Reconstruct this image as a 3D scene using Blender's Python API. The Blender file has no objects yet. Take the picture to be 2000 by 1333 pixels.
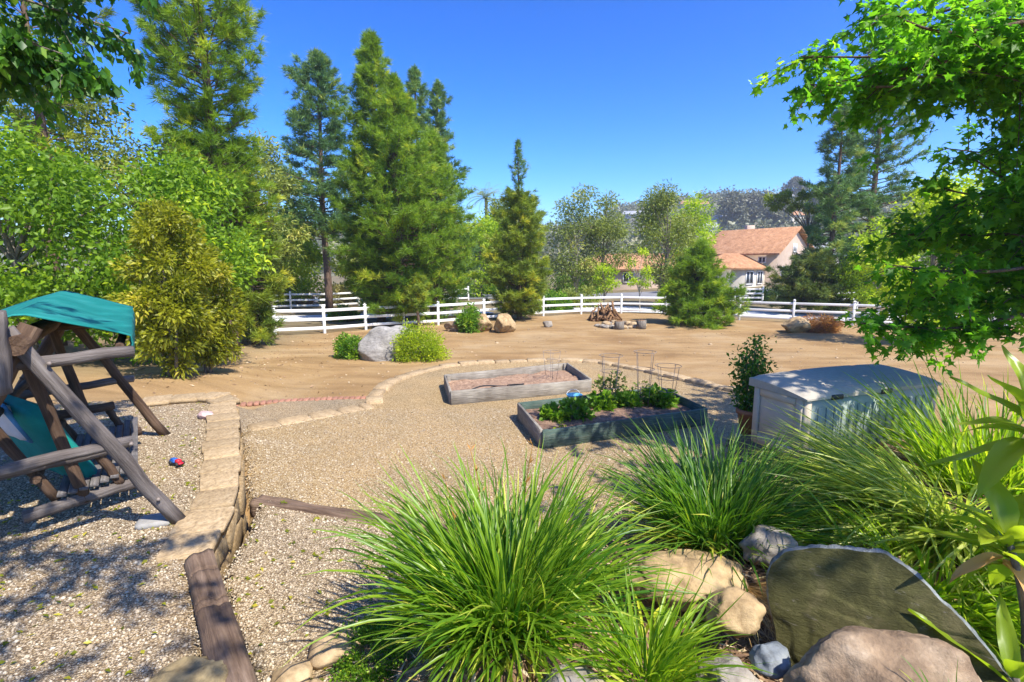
import bpy, bmesh, math, random
import numpy as np
from mathutils import Vector, Matrix, noise as mnoise

R = math.radians
random.seed(7)
rng = np.random.default_rng(7)
S = bpy.context.scene
COL = S.collection

# ------------------------------------------------------------------ camera, sky, sun, exposure
CZ = 3.2
cam_data = bpy.data.cameras.new('camera')
cam = bpy.data.objects.new('camera', cam_data); COL.objects.link(cam)
cam.location = (0, 0, CZ); cam.rotation_euler = (R(90 - 8.5), 0, 0)
cam_data.sensor_width = 36; cam_data.lens = 18.0
cam_data.clip_start = 0.05; cam_data.clip_end = 4000
S.camera = cam

SUN_TO = Vector((0.42, -0.44, 0.79)).normalized()      # direction towards the sun
sun_el = math.asin(SUN_TO.z); sun_az = math.atan2(SUN_TO.x, SUN_TO.y)
W = bpy.data.worlds.new('World'); S.world = W; W.use_nodes = True
wn = W.node_tree; wn.nodes.clear()
sky = wn.nodes.new('ShaderNodeTexSky'); sky.sky_type = 'NISHITA'; sky.sun_disc = False
sky.sun_elevation = sun_el; sky.sun_rotation = sun_az
sky.altitude = 900; sky.air_density = 1.0; sky.dust_density = 1.5; sky.ozone_density = 4.0
hs = wn.nodes.new('ShaderNodeHueSaturation'); hs.inputs['Saturation'].default_value = 1.42; hs.inputs['Hue'].default_value = 0.506
hs.inputs['Value'].default_value = 1.0
gm = wn.nodes.new('ShaderNodeGamma'); gm.inputs[1].default_value = 1.3
bg = wn.nodes.new('ShaderNodeBackground'); bg.inputs[1].default_value = 0.076
wo = wn.nodes.new('ShaderNodeOutputWorld')
wn.links.new(sky.outputs[0], hs.inputs['Color']); wn.links.new(hs.outputs[0], gm.inputs[0]); wn.links.new(gm.outputs[0], bg.inputs[0]); wn.links.new(bg.outputs[0], wo.inputs[0])
sl = bpy.data.lights.new('sun', 'SUN'); sl.energy = 3.55; sl.angle = R(0.53); sl.color = (1.0, 0.94, 0.84)
sun = bpy.data.objects.new('sun', sl); COL.objects.link(sun)
sun.rotation_euler = (-SUN_TO).to_track_quat('-Z', 'Y').to_euler()
S.view_settings.view_transform = 'Standard'; S.view_settings.look = 'None'
S.view_settings.exposure = 1.4; S.view_settings.gamma = 1.0; S.view_settings.use_curve_mapping = False
S.cycles.max_bounces = 6; S.cycles.diffuse_bounces = 4; S.cycles.transmission_bounces = 4; S.cycles.transparent_max_bounces = 4
S.cycles.caustics_reflective = False; S.cycles.caustics_refractive = False
S.cycles.use_denoising = True

# ------------------------------------------------------------------ materials
MATS = {}
def new_mat(name):
    m = bpy.data.materials.new(name); m.use_nodes = True
    nt = m.node_tree; nt.nodes.clear()
    out = nt.nodes.new('ShaderNodeOutputMaterial'); b = nt.nodes.new('ShaderNodeBsdfPrincipled')
    nt.links.new(b.outputs[0], out.inputs[0]); MATS[name] = m
    return m, nt, b, out
def N(nt, t, **kw):
    n = nt.nodes.new(t)
    for k, v in kw.items():
        if k in n.inputs: n.inputs[k].default_value = v
        else: setattr(n, k, v)
    return n
def ramp(nt, src, stops, interp='LINEAR'):
    r = nt.nodes.new('ShaderNodeValToRGB'); r.color_ramp.interpolation = interp
    e = r.color_ramp.elements
    while len(e) > 1: e.remove(e[-1])
    e[0].position = stops[0][0]; e[0].color = (*stops[0][1], 1)
    for p, c in stops[1:]:
        x = e.new(p); x.color = (*c, 1)
    nt.links.new(src, r.inputs[0]); return r
def mixc(nt, fac, a, b, bt='MIX'):
    m = nt.nodes.new('ShaderNodeMix'); m.data_type = 'RGBA'; m.blend_type = bt
    for i, v in ((0, fac), (6, a), (7, b)):
        if hasattr(v, 'links') or hasattr(v, 'is_linked'): nt.links.new(v, m.inputs[i])
        elif isinstance(v, (int, float)): m.inputs[i].default_value = v
        else: m.inputs[i].default_value = (*v, 1)
    return m.outputs[2]
def coords(nt, sc=1.0, kind='Object', scale=None):
    tc = nt.nodes.new('ShaderNodeTexCoord'); mp = nt.nodes.new('ShaderNodeMapping')
    mp.inputs['Scale'].default_value = scale or (sc, sc, sc)
    nt.links.new(tc.outputs[kind], mp.inputs[0]); return mp.outputs[0]
def bump(nt, h, strength, dist, b):
    n = nt.nodes.new('ShaderNodeBump'); n.inputs['Strength'].default_value = strength; n.inputs['Distance'].default_value = dist
    nt.links.new(h, n.inputs['Height']); nt.links.new(n.outputs[0], b.inputs['Normal'])

def mat_leaf(name, c1, c2, c3=None, trans=0.35, rough=0.45, spec=0.35):
    m, nt, b, out = new_mat(name)
    at_ = N(nt, 'ShaderNodeAttribute', attribute_name='tint')
    gn = lambda c: tuple(min(x * k, 0.8) for x, k in zip(c, (2.6, 2.35, 1.8)))
    stops = [(0.0, gn(c1)), (0.75, gn(c2))] + ([(1.0, gn(c3))] if c3 else [])
    cr = ramp(nt, at_.outputs['Fac'], stops)
    b.inputs['Roughness'].default_value = rough; b.inputs['Specular IOR Level'].default_value = spec
    nt.links.new(cr.outputs[0], b.inputs['Base Color'])
    tr = nt.nodes.new('ShaderNodeBsdfTranslucent')
    tc = mixc(nt, 0.7, cr.outputs[0], (1.0, 1.0, 0.35), 'MULTIPLY'); 
    g = N(nt, 'ShaderNodeHueSaturation'); g.inputs['Value'].default_value = 1.35; nt.links.new(tc, g.inputs['Color'])
    nt.links.new(g.outputs[0], tr.inputs[0])
    mx = nt.nodes.new('ShaderNodeMixShader'); mx.inputs[0].default_value = min(trans * 1.25, 0.70)
    nt.links.new(b.outputs[0], mx.inputs[1]); nt.links.new(tr.outputs[0], mx.inputs[2]); nt.links.new(mx.outputs[0], out.inputs[0])
    m['trans'] = trans
    return m
def mat_noise(name, stops, scale=6, detail=6, rough=0.85, bs=0.4, bd=0.02, bscale=None, stretch=None, island=0.0, spec=0.3, kind='Object', rand=0.0):
    m, nt, b, out = new_mat(name)
    co = coords(nt, kind=kind, scale=stretch or (1, 1, 1))
    n = N(nt, 'ShaderNodeTexNoise', Scale=scale, Detail=detail, Roughness=0.62); nt.links.new(co, n.inputs['Vector'])
    cr = ramp(nt, n.outputs['Fac'], stops); c = cr.outputs[0]
    if rand or island:
        if rand:
            oi = nt.nodes.new('ShaderNodeObjectInfo'); src = oi.outputs['Random']; a = rand
        else:
            g = nt.nodes.new('ShaderNodeNewGeometry'); src = g.outputs['Random Per Island']; a = island
        mr = N(nt, 'ShaderNodeMapRange'); mr.inputs[3].default_value = 1 - a; mr.inputs[4].default_value = 1 + a
        nt.links.new(src, mr.inputs[0])
        h = N(nt, 'ShaderNodeHueSaturation'); nt.links.new(mr.outputs[0], h.inputs['Value']); nt.links.new(c, h.inputs['Color']); c = h.outputs[0]
    nt.links.new(c, b.inputs['Base Color'])
    b.inputs['Roughness'].default_value = rough; b.inputs['Specular IOR Level'].default_value = spec
    if bs:
        n2 = N(nt, 'ShaderNodeTexNoise', Scale=bscale or scale * 3, Detail=8, Roughness=0.65); nt.links.new(co, n2.inputs['Vector'])
        bump(nt, n2.outputs['Fac'], bs, bd, b)
        if bs >= 0.4:
            rm = ramp(nt, n2.outputs['Fac'], [(0.32, (0.62, 0.60, 0.57)), (0.5, (1.0, 1.0, 1.0)), (0.68, (1.22, 1.2, 1.16))])
            nt.links.new(mixc(nt, 1.0, c, rm.outputs[0], 'MULTIPLY'), b.inputs['Base Color'])
    return m
def mat_wood(name, dark, mid, light, axis='X', rough=0.8, scale=9):
    m, nt, b, out = new_mat(name)
    st = {'X': (0.35, 6, 6), 'Y': (6, 0.35, 6), 'Z': (6, 6, 0.35)}[axis]
    co = coords(nt, scale=st)
    n = N(nt, 'ShaderNodeTexNoise', Scale=scale, Detail=8, Roughness=0.7, Distortion=0.3); nt.links.new(co, n.inputs['Vector'])
    cr = ramp(nt, n.outputs['Fac'], [(0.30, dark), (0.5, mid), (0.72, light)])
    co2 = coords(nt); n2 = N(nt, 'ShaderNodeTexNoise', Scale=2.2, Detail=4); nt.links.new(co2, n2.inputs['Vector'])
    r2 = ramp(nt, n2.outputs['Fac'], [(0.35, (0.62, 0.58, 0.55)), (0.65, (1.1, 1.08, 1.05))])
    c = mixc(nt, 1.0, cr.outputs[0], r2.outputs[0], 'MULTIPLY')
    nt.links.new(c, b.inputs['Base Color']); b.inputs['Roughness'].default_value = rough
    b.inputs['Specular IOR Level'].default_value = 0.25
    bump(nt, n.outputs['Fac'], 0.9, 0.022, b)
    return m

mat_noise('plain_white', [(0.3, (0.70, 0.70, 0.67)), (0.7, (0.80, 0.80, 0.78))], 3, rough=0.45, bs=0, rand=0.05)
# gravel: every stone a cell with a colour of its own
def mat_gravel(name, stops, scale=84, bs=1.0):
    m, nt, b, out = new_mat(name)
    co = coords(nt)
    w = N(nt, 'ShaderNodeTexNoise', Scale=25, Detail=2); nt.links.new(co, w.inputs['Vector'])
    add = N(nt, 'ShaderNodeMix', data_type='VECTOR'); add.inputs[0].default_value = 0.012
    nt.links.new(co, add.inputs[4]); nt.links.new(w.outputs['Color'], add.inputs[5])
    v = N(nt, 'ShaderNodeTexVoronoi', Scale=scale, Randomness=1.0); nt.links.new(add.outputs[1], v.inputs['Vector'])
    sep = nt.nodes.new('ShaderNodeSeparateColor'); nt.links.new(v.outputs['Color'], sep.inputs[0])
    cr = ramp(nt, sep.outputs[0], stops, 'LINEAR')
    big = N(nt, 'ShaderNodeTexNoise', Scale=0.9, Detail=5, Roughness=0.6); nt.links.new(co, big.inputs['Vector'])
    r2 = ramp(nt, big.outputs['Fac'], [(0.34, (0.84, 0.83, 0.82)), (0.62, (1.06, 1.0, 0.92))])
    gap = ramp(nt, v.outputs['Distance'], [(0.35, (1, 1, 1)), (0.75, (0.5, 0.46, 0.42))])
    c = mixc(nt, 1.0, cr.outputs[0], r2.outputs[0], 'MULTIPLY'); c = mixc(nt, 1.0, c, gap.outputs[0], 'MULTIPLY')
    nt.links.new(c, b.inputs['Base Color']); b.inputs['Roughness'].default_value = 0.8; b.inputs['Specular IOR Level'].default_value = 0.3
    inv = N(nt, 'ShaderNodeMath', operation='MULTIPLY'); inv.inputs[1].default_value = -1; nt.links.new(v.outputs['Distance'], inv.inputs[0])
    bump(nt, inv.outputs[0], bs, 0.012, b)
    return m
mat_gravel('gravel_warm', [(0.0, (0.195, 0.13, 0.058)), (0.3, (0.41, 0.29, 0.135)), (0.7, (0.53, 0.40, 0.21)), (1.0, (0.66, 0.55, 0.36))])
mat_gravel('gravel_grey', [(0.0, (0.16, 0.115, 0.07)), (0.3, (0.35, 0.265, 0.155)), (0.7, (0.46, 0.37, 0.235)), (1.0, (0.58, 0.50, 0.37))])
m, nt, b, out = new_mat('pebble')
g = nt.nodes.new('ShaderNodeNewGeometry')
cr = ramp(nt, g.outputs['Random Per Island'], [(0, (0.14, 0.10, 0.06)), (0.25, (0.33, 0.25, 0.16)), (0.6, (0.45, 0.36, 0.24)), (1, (0.54, 0.47, 0.35))])
nt.links.new(cr.outputs[0], b.inputs['Base Color']); b.inputs['Roughness'].default_value = 0.75
m, nt, b, out = new_mat('litter')
g = nt.nodes.new('ShaderNodeNewGeometry')
cr = ramp(nt, g.outputs['Random Per Island'], [(0, (0.10, 0.055, 0.03)), (0.35, (0.26, 0.15, 0.08)), (0.7, (0.42, 0.28, 0.16)), (1, (0.50, 0.40, 0.26))])
nt.links.new(cr.outputs[0], b.inputs['Base Color']); b.inputs['Roughness'].default_value = 0.8
# ground: packed dirt, with mulch on the bank and soil beyond the fence
m, nt, b, out = new_mat('dirt')
co = coords(nt)
n1 = N(nt, 'ShaderNodeTexNoise', Scale=0.35, Detail=7, Roughness=0.62, Distortion=0.6); nt.links.new(co, n1.inputs['Vector'])
c1 = ramp(nt, n1.outputs['Fac'], [(0.30, (0.25, 0.153, 0.068)), (0.5, (0.325, 0.214, 0.10)), (0.68, (0.375, 0.27, 0.148))])
co2 = coords(nt, scale=(0.25, 1.3, 1)); n2 = N(nt, 'ShaderNodeTexNoise', Scale=1.1, Detail=6, Roughness=0.7); nt.links.new(co2, n2.inputs['Vector'])
c2 = ramp(nt, n2.outputs['Fac'], [(0.3, (0.70, 0.68, 0.66)), (0.5, (0.98, 0.97, 0.95)), (0.7, (1.16, 1.15, 1.12))])
n3 = N(nt, 'ShaderNodeTexNoise', Scale=40, Detail=5, Roughness=0.7); nt.links.new(co, n3.inputs['Vector'])
c3 = ramp(nt, n3.outputs['Fac'], [(0.3, (0.72, 0.70, 0.68)), (0.65, (1.1, 1.1, 1.1))])
c = mixc(nt, 1.0, c1.outputs[0], c2.outputs[0], 'MULTIPLY'); c = mixc(nt, 1.0, c, c3.outputs[0], 'MULTIPLY')
mul = ramp(nt, n3.outputs['Fac'], [(0.3, (0.085, 0.05, 0.03)), (0.6, (0.22, 0.135, 0.08))])
a = N(nt, 'ShaderNodeAttribute', attribute_name='mulch'); c = mixc(nt, a.outputs['Fac'], c, mul.outputs[0])
soil = ramp(nt, n1.outputs['Fac'], [(0.3, (0.11, 0.085, 0.05)), (0.6, (0.21, 0.17, 0.095))])
a2 = N(nt, 'ShaderNodeAttribute', attribute_name='soil'); c = mixc(nt, a2.outputs['Fac'], c, soil.outputs[0])
nt.links.new(c, b.inputs['Base Color']); b.inputs['Roughness'].default_value = 0.95; b.inputs['Specular IOR Level'].default_value = 0.15
bump(nt, n3.outputs['Fac'], 0.5, 0.02, b)

mat_noise('sandstone', [(0.25, (0.22, 0.155, 0.085)), (0.5, (0.36, 0.26, 0.145)), (0.75, (0.46, 0.355, 0.22))], 4, rough=0.85, bs=0.5, bd=0.02, bscale=14, rand=0.13, kind='Object')
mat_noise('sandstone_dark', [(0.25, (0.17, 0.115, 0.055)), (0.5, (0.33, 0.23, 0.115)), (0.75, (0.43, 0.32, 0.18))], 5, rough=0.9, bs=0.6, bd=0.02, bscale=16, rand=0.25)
mat_noise('yard_stone', [(0.3, (0.22, 0.15, 0.085)), (0.7, (0.38, 0.28, 0.17))], 3, rough=0.9, bs=0, island=0.3)
mat_noise('brick', [(0.3, (0.28, 0.13, 0.085)), (0.7, (0.38, 0.20, 0.13))], 9, rough=0.9, bs=0.4, bd=0.01, rand=0.15)
mat_noise('granite', [(0.25, (0.17, 0.16, 0.145)), (0.5, (0.27, 0.255, 0.235)), (0.75, (0.36, 0.345, 0.32))], 3.2, 9, rough=0.85, bs=0.55, bd=0.03, bscale=12, stretch=(1, 1, 2.2))
mat_noise('tan_rock', [(0.25, (0.20, 0.135, 0.065)), (0.5, (0.36, 0.25, 0.125)), (0.75, (0.47, 0.36, 0.205))], 2.4, 9, rough=0.85, bs=0.6, bd=0.03, bscale=10)
mat_noise('warm_rock', [(0.22, (0.10, 0.065, 0.04)), (0.45, (0.22, 0.15, 0.09)), (0.6, (0.32, 0.235, 0.15)), (0.8, (0.42, 0.34, 0.25))], 5, 10, rough=0.85, bs=0.8, bd=0.03, bscale=13)
mat_noise('grey_rock', [(0.25, (0.13, 0.115, 0.095)), (0.5, (0.25, 0.22, 0.18)), (0.78, (0.38, 0.345, 0.285))], 5, 10, rough=0.82, bs=0.7, bd=0.02, bscale=16)
mat_noise('blue_rock', [(0.25, (0.10, 0.115, 0.125)), (0.5, (0.17, 0.19, 0.205)), (0.78, (0.30, 0.32, 0.33))], 5, 10, rough=0.8, bs=0.5, bd=0.02, bscale=16)
mat_noise('pink_rock', [(0.25, (0.42, 0.27, 0.25)), (0.75, (0.62, 0.47, 0.44))], 9, rough=0.85, bs=0.4, bd=0.01)
mat_noise('mossy_rock', [(0.3, (0.15, 0.11, 0.055)), (0.55, (0.29, 0.22, 0.11)), (0.75, (0.38, 0.31, 0.17))], 7, 9, rough=0.9, bs=0.6, bd=0.02, bscale=18)
mat_noise('concrete_pad', [(0.3, (0.24, 0.23, 0.21)), (0.7, (0.34, 0.325, 0.30))], 10, rough=0.9, bs=0.3, bd=0.01)
mat_noise('driveway', [(0.3, (0.50, 0.49, 0.47)), (0.7, (0.62, 0.61, 0.59))], 0.6, rough=0.9, bs=0.1, bd=0.01)
mat_noise('asphalt', [(0.3, (0.16, 0.16, 0.165)), (0.7, (0.24, 0.24, 0.245))], 0.9, 8, rough=0.9, bs=0.2, bd=0.01, bscale=60)
# slate: dark green-grey slab with pale chips and soft bedding
m, nt, b, out = new_mat('slate')
co = coords(nt, scale=(1, 1, 1)); n1 = N(nt, 'ShaderNodeTexNoise', Scale=4.0, Detail=10, Roughness=0.66, Distortion=0.8); nt.links.new(co, n1.inputs['Vector'])
c1 = ramp(nt, n1.outputs['Fac'], [(0.28, (0.045, 0.044, 0.014)), (0.5, (0.105, 0.100, 0.036)), (0.7, (0.19, 0.165, 0.075))])
co2 = coords(nt, scale=(2.2, 2, 11)); n2 = N(nt, 'ShaderNodeTexNoise', Scale=2.6, Detail=7, Roughness=0.75, Distortion=1.2); nt.links.new(co2, n2.inputs['Vector'])
c2 = ramp(nt, n2.outputs['Fac'], [(0.60, (0, 0, 0)), (0.66, (0.8, 0.8, 0.8))])
c = mixc(nt, c2.outputs[0], c1.outputs[0], (0.22, 0.20, 0.145))
nt.links.new(c, b.inputs['Base Color']); b.inputs['Roughness'].default_value = 0.8; b.inputs['Specular IOR Level'].default_value = 0.12
n4 = N(nt, 'ShaderNodeTexNoise', Scale=16, Detail=9, Roughness=0.75, Distortion=0.5); nt.links.new(coords(nt, scale=(1, 1, 2.4)), n4.inputs['Vector'])
bump(nt, n4.outputs['Fac'], 1.0, 0.03, b)
mat_noise('slate_edge', [(0.3, (0.09, 0.10, 0.095)), (0.5, (0.17, 0.185, 0.185)), (0.75, (0.30, 0.32, 0.31))], 14, 9, rough=0.7, bs=0.9, bd=0.02, bscale=30)

mat_wood('log_grey', (0.07, 0.058, 0.052), (0.16, 0.14, 0.13), (0.27, 0.245, 0.23), 'Z', scale=5)
mat_wood('log_brown', (0.05, 0.03, 0.02), (0.115, 0.072, 0.046), (0.19, 0.13, 0.088), 'Z', scale=5)
mat_wood('tie_wood', (0.07, 0.044, 0.03), (0.19, 0.13, 0.09), (0.32, 0.235, 0.17), 'X', scale=4)
mat_wood('slat_wood', (0.10, 0.092, 0.09), (0.17, 0.16, 0.155), (0.25, 0.235, 0.23), 'X')
mat_wood('board_grey', (0.16, 0.145, 0.12), (0.30, 0.275, 0.23), (0.42, 0.39, 0.34), 'X')
mat_wood('board_green', (0.05, 0.085, 0.07), (0.09, 0.145, 0.12), (0.19, 0.215, 0.18), 'X')
mat_wood('firewood', (0.11, 0.06, 0.03), (0.26, 0.15, 0.075), (0.42, 0.27, 0.15), 'Z')
mat_noise('bark_pine', [(0.3, (0.06, 0.04, 0.03)), (0.5, (0.13, 0.085, 0.06)), (0.72, (0.22, 0.15, 0.11))], 6, rough=0.95, bs=0.8, bd=0.04, stretch=(3, 3, 0.6))
mat_noise('bark_grey', [(0.3, (0.10, 0.085, 0.07)), (0.7, (0.25, 0.22, 0.18))], 6, rough=0.95, bs=0.6, bd=0.03, stretch=(3, 3, 0.6))
mat_noise('bark_pale', [(0.3, (0.26, 0.23, 0.19)), (0.7, (0.46, 0.42, 0.36))], 6, rough=0.95, bs=0.4, bd=0.02, stretch=(3, 3, 0.6))
mat_noise('bed_soil', [(0.3, (0.10, 0.06, 0.04)), (0.5, (0.21, 0.13, 0.085)), (0.72, (0.33, 0.22, 0.15))], 11, 9, rough=0.95, bs=0.9, bd=0.03, bscale=26)
mat_noise('bed_soil_pale', [(0.3, (0.17, 0.10, 0.06)), (0.5, (0.29, 0.185, 0.12)), (0.72, (0.40, 0.27, 0.18))], 11, 9, rough=0.95, bs=0.7, bd=0.03, bscale=26)
mat_noise('canvas_teal', [(0.3, (0.0, 0.12, 0.108)), (0.5, (0.004, 0.165, 0.15)), (0.75, (0.03, 0.24, 0.225))], 3, rough=0.8, bs=0.25, bd=0.01, bscale=160, stretch=(2, 0.6, 1))
mat_noise('cushion_teal', [(0.3, (0.0, 0.17, 0.14)), (0.7, (0.01, 0.25, 0.205))], 5, rough=0.85, bs=0.3, bd=0.01, bscale=90)
mat_noise('pillow_white', [(0.3, (0.60, 0.56, 0.54)), (0.7, (0.72, 0.68, 0.66))], 5, rough=0.9, bs=0.2, bd=0.01, bscale=90)
mat_noise('pillow_blue', [(0.3, (0.06, 0.20, 0.38)), (0.7, (0.10, 0.28, 0.48))], 5, rough=0.9, bs=0.1, bd=0.01)
mat_noise('toy_blue', [(0.3, (0.02, 0.09, 0.36)), (0.7, (0.03, 0.13, 0.48))], 4, rough=0.4, bs=0)
mat_noise('toy_red', [(0.3, (0.42, 0.015, 0.03)), (0.7, (0.52, 0.03, 0.05))], 4, rough=0.4, bs=0)
mat_noise('dark_plastic', [(0.3, (0.02, 0.02, 0.02)), (0.7, (0.035, 0.035, 0.035))], 4, rough=0.5, bs=0)
mat_noise('light_blue_plastic', [(0.3, (0.10, 0.33, 0.52)), (0.7, (0.14, 0.42, 0.60))], 4, rough=0.4, bs=0)
mat_noise('wire', [(0.3, (0.16, 0.13, 0.11)), (0.7, (0.28, 0.23, 0.20))], 20, rough=0.6, bs=0)
mat_noise('terracotta', [(0.3, (0.30, 0.12, 0.06)), (0.7, (0.42, 0.19, 0.10))], 8, rough=0.85, bs=0.2, bd=0.01)
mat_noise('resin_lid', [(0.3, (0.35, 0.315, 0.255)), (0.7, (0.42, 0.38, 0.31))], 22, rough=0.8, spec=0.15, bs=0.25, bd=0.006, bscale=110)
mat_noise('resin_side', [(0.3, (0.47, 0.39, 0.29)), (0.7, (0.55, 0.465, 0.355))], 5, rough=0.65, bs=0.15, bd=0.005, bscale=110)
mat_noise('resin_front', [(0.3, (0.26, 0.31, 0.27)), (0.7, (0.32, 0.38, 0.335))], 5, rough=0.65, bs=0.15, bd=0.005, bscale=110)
mat_noise('stucco_pink', [(0.3, (0.46, 0.35, 0.265)), (0.7, (0.53, 0.41, 0.32))], 2, rough=0.95, bs=0.1, bd=0.01)
mat_noise('stucco_white', [(0.3, (0.56, 0.51, 0.43)), (0.7, (0.62, 0.575, 0.49))], 1, rough=0.95, bs=0.1, bd=0.01)
mat_noise('stucco_far', [(0.3, (0.42, 0.40, 0.36)), (0.7, (0.50, 0.48, 0.44))], 1, rough=0.95, bs=0)
mat_noise('roof_tile', [(0.3, (0.32, 0.155, 0.072)), (0.5, (0.43, 0.22, 0.105)), (0.7, (0.52, 0.29, 0.155))], 1.6, 9, rough=0.9, bs=0.5, bd=0.05, bscale=5)
mat_noise('roof_grey', [(0.3, (0.30, 0.305, 0.31)), (0.7, (0.40, 0.41, 0.42))], 0.6, rough=0.9, bs=0)
m, nt, b, out = new_mat('window_glass'); b.inputs['Base Color'].default_value = (0.04, 0.05, 0.06, 1); b.inputs['Roughness'].default_value = 0.08
mat_noise('hill_soil', [(0.3, (0.10, 0.115, 0.07)), (0.5, (0.15, 0.155, 0.10)), (0.7, (0.24, 0.215, 0.15))], 0.02, 9, rough=1, bs=0)

mat_leaf('pine_a', (0.030, 0.060, 0.012), (0.105, 0.150, 0.018), (0.23, 0.24, 0.03), 0.25)
mat_leaf('pine_b', (0.020, 0.055, 0.028), (0.060, 0.118, 0.040), (0.16, 0.20, 0.05), 0.22)
mat_leaf('pine_dark', (0.016, 0.038, 0.014), (0.060, 0.090, 0.020), (0.17, 0.17, 0.03), 0.2)
mat_leaf('pine_bright', (0.028, 0.068, 0.008), (0.092, 0.158, 0.016), (0.20, 0.24, 0.03), 0.36)
mat_leaf('leaf_bright', (0.032, 0.080, 0.008), (0.100, 0.175, 0.013), (0.26, 0.33, 0.02), 0.42)
mat_leaf('leaf_citrus', (0.042, 0.062, 0.006), (0.150, 0.172, 0.014), (0.26, 0.25, 0.05), 0.42, spec=0.5)
mat_leaf('leaf_olive', (0.040, 0.065, 0.020), (0.120, 0.155, 0.035), (0.24, 0.24, 0.08), 0.3)
mat_leaf('leaf_sparse', (0.050, 0.060, 0.030), (0.130, 0.140, 0.055), (0.20, 0.16, 0.10), 0.25)
mat_leaf('leaf_deep', (0.010, 0.042, 0.008), (0.035, 0.105, 0.010), (0.11, 0.20, 0.02), 0.38, spec=0.5)
mat_leaf('leaf_maple', (0.022, 0.085, 0.010), (0.072, 0.190, 0.013), (0.19, 0.31, 0.02), 0.62, spec=0.3)
mat_leaf('leaf_lime', (0.07, 0.13, 0.010), (0.20, 0.28, 0.015), (0.36, 0.40, 0.05), 0.4)
mat_leaf('leaf_grey', (0.035, 0.040, 0.040), (0.085, 0.095, 0.075), (0.16, 0.155, 0.12), 0.15)
mat_leaf('leaf_hill', (0.038, 0.048, 0.036), (0.075, 0.085, 0.055), (0.12, 0.12, 0.085), 0.15)
mat_leaf('leaf_shrub', (0.020, 0.065, 0.008), (0.085, 0.165, 0.012), (0.20, 0.27, 0.03), 0.35)
mat_leaf('leaf_mound', (0.060, 0.110, 0.008), (0.170, 0.230, 0.012), (0.32, 0.33, 0.03), 0.35)
mat_leaf('leaf_redgrass', (0.12, 0.065, 0.035), (0.215, 0.125, 0.075), (0.30, 0.19, 0.14), 0.3)
mat_leaf('leaf_pale', (0.20, 0.18, 0.11), (0.40, 0.36, 0.24), (0.52, 0.48, 0.36), 0.2)
mat_leaf('grass_strap', (0.022, 0.075, 0.006), (0.105, 0.180, 0.014), (0.36, 0.36, 0.08), 0.42, rough=0.38, spec=0.5)
mat_leaf('grass_dark', (0.016, 0.060, 0.008), (0.065, 0.135, 0.012), (0.26, 0.28, 0.05), 0.4, rough=0.38, spec=0.5)
mat_leaf('grass_pale', (0.060, 0.110, 0.020), (0.20, 0.245, 0.060), (0.46, 0.44, 0.20), 0.45, rough=0.36, spec=0.6)
mat_leaf('grass_lime', (0.035, 0.095, 0.006), (0.135, 0.215, 0.012), (0.38, 0.42, 0.04), 0.45, rough=0.38, spec=0.5)
mat_leaf('leaf_large', (0.050, 0.110, 0.008), (0.165, 0.225, 0.018), (0.32, 0.30, 0.04), 0.45, rough=0.32, spec=0.5)
mat_leaf('leaf_large_dry', (0.16, 0.09, 0.03), (0.24, 0.14, 0.06), (0.40, 0.30, 0.18), 0.25)
mat_leaf('straw', (0.13, 0.075, 0.035), (0.36, 0.23, 0.12), (0.50, 0.38, 0.22), 0.15)

# ------------------------------------------------------------------ mesh building
class MB:
    def __init__(s): s.v = []; s.f = []; s.n = 0; s.t = []
    def add(s, V, F, tint=None):
        V = np.asarray(V, float).reshape(-1, 3)
        if isinstance(F, np.ndarray): s.f.append(F + s.n)
        else:
            by = {}
            for f in F: by.setdefault(len(f), []).append(f)
            for k in by: s.f.append(np.array(by[k]) + s.n)
        s.v.append(V); s.n += len(V)
        s.t.append(np.zeros(len(V)) if tint is None else np.broadcast_to(np.asarray(tint, float), (len(V),)))
        return s
    def mesh(s, name, mat, smooth=False, tint=False):
        me = bpy.data.meshes.new(name)
        V = np.concatenate(s.v) if s.v else np.zeros((0, 3))
        me.vertices.add(len(V)); me.vertices.foreach_set('co', V.astype(np.float32).ravel())
        loops = np.concatenate([f.ravel() for f in s.f]); sizes = np.concatenate([np.full(len(f), f.shape[1]) for f in s.f])
        starts = np.concatenate([[0], np.cumsum(sizes)[:-1]])
        me.loops.add(len(loops)); me.loops.foreach_set('vertex_index', loops.astype(np.int32))
        me.polygons.add(len(sizes)); me.polygons.foreach_set('loop_start', starts.astype(np.int32))
        if smooth: me.polygons.foreach_set('use_smooth', np.ones(len(sizes), bool))
        if tint:
            a = me.attributes.new('tint', 'FLOAT', 'POINT'); a.data.foreach_set('value', np.clip(np.concatenate(s.t), 0, 1).astype(np.float32))
        if mat: me.materials.append(MATS[mat])
        me.update(calc_edges=True); me.validate()
        return me
    def build(s, name, mat, parent=None, smooth=False, tint=False, loc=None, rot=None):
        return link(name, s.mesh(name, mat, smooth, tint), parent, loc, rot)
def link(name, me, parent=None, loc=None, rot=None):
    o = bpy.data.objects.new(name, me); COL.objects.link(o)
    if parent: o.parent = parent
    if loc is not None: o.location = loc
    if rot is not None: o.rotation_euler = rot
    return o
def empty(name, loc=(0, 0, 0), rz=0): return link(name, None, None, loc, (0, 0, rz))
def tag(o, label=None, cat=None, group=None, kind=None):
    for k, v in (('label', label), ('category', cat), ('group', group), ('kind', kind)):
        if v: o[k] = v
    return o
def thing(name, label, cat, loc=(0, 0, 0), rz=0, group=None): return tag(empty(name, loc, rz), label, cat, group)
def copy_tree(o, parent=None, **kw):
    c = o.copy(); COL.objects.link(c)
    if parent: c.parent = parent
    for ch in list(o.children): copy_tree(ch, c)
    return c

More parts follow.
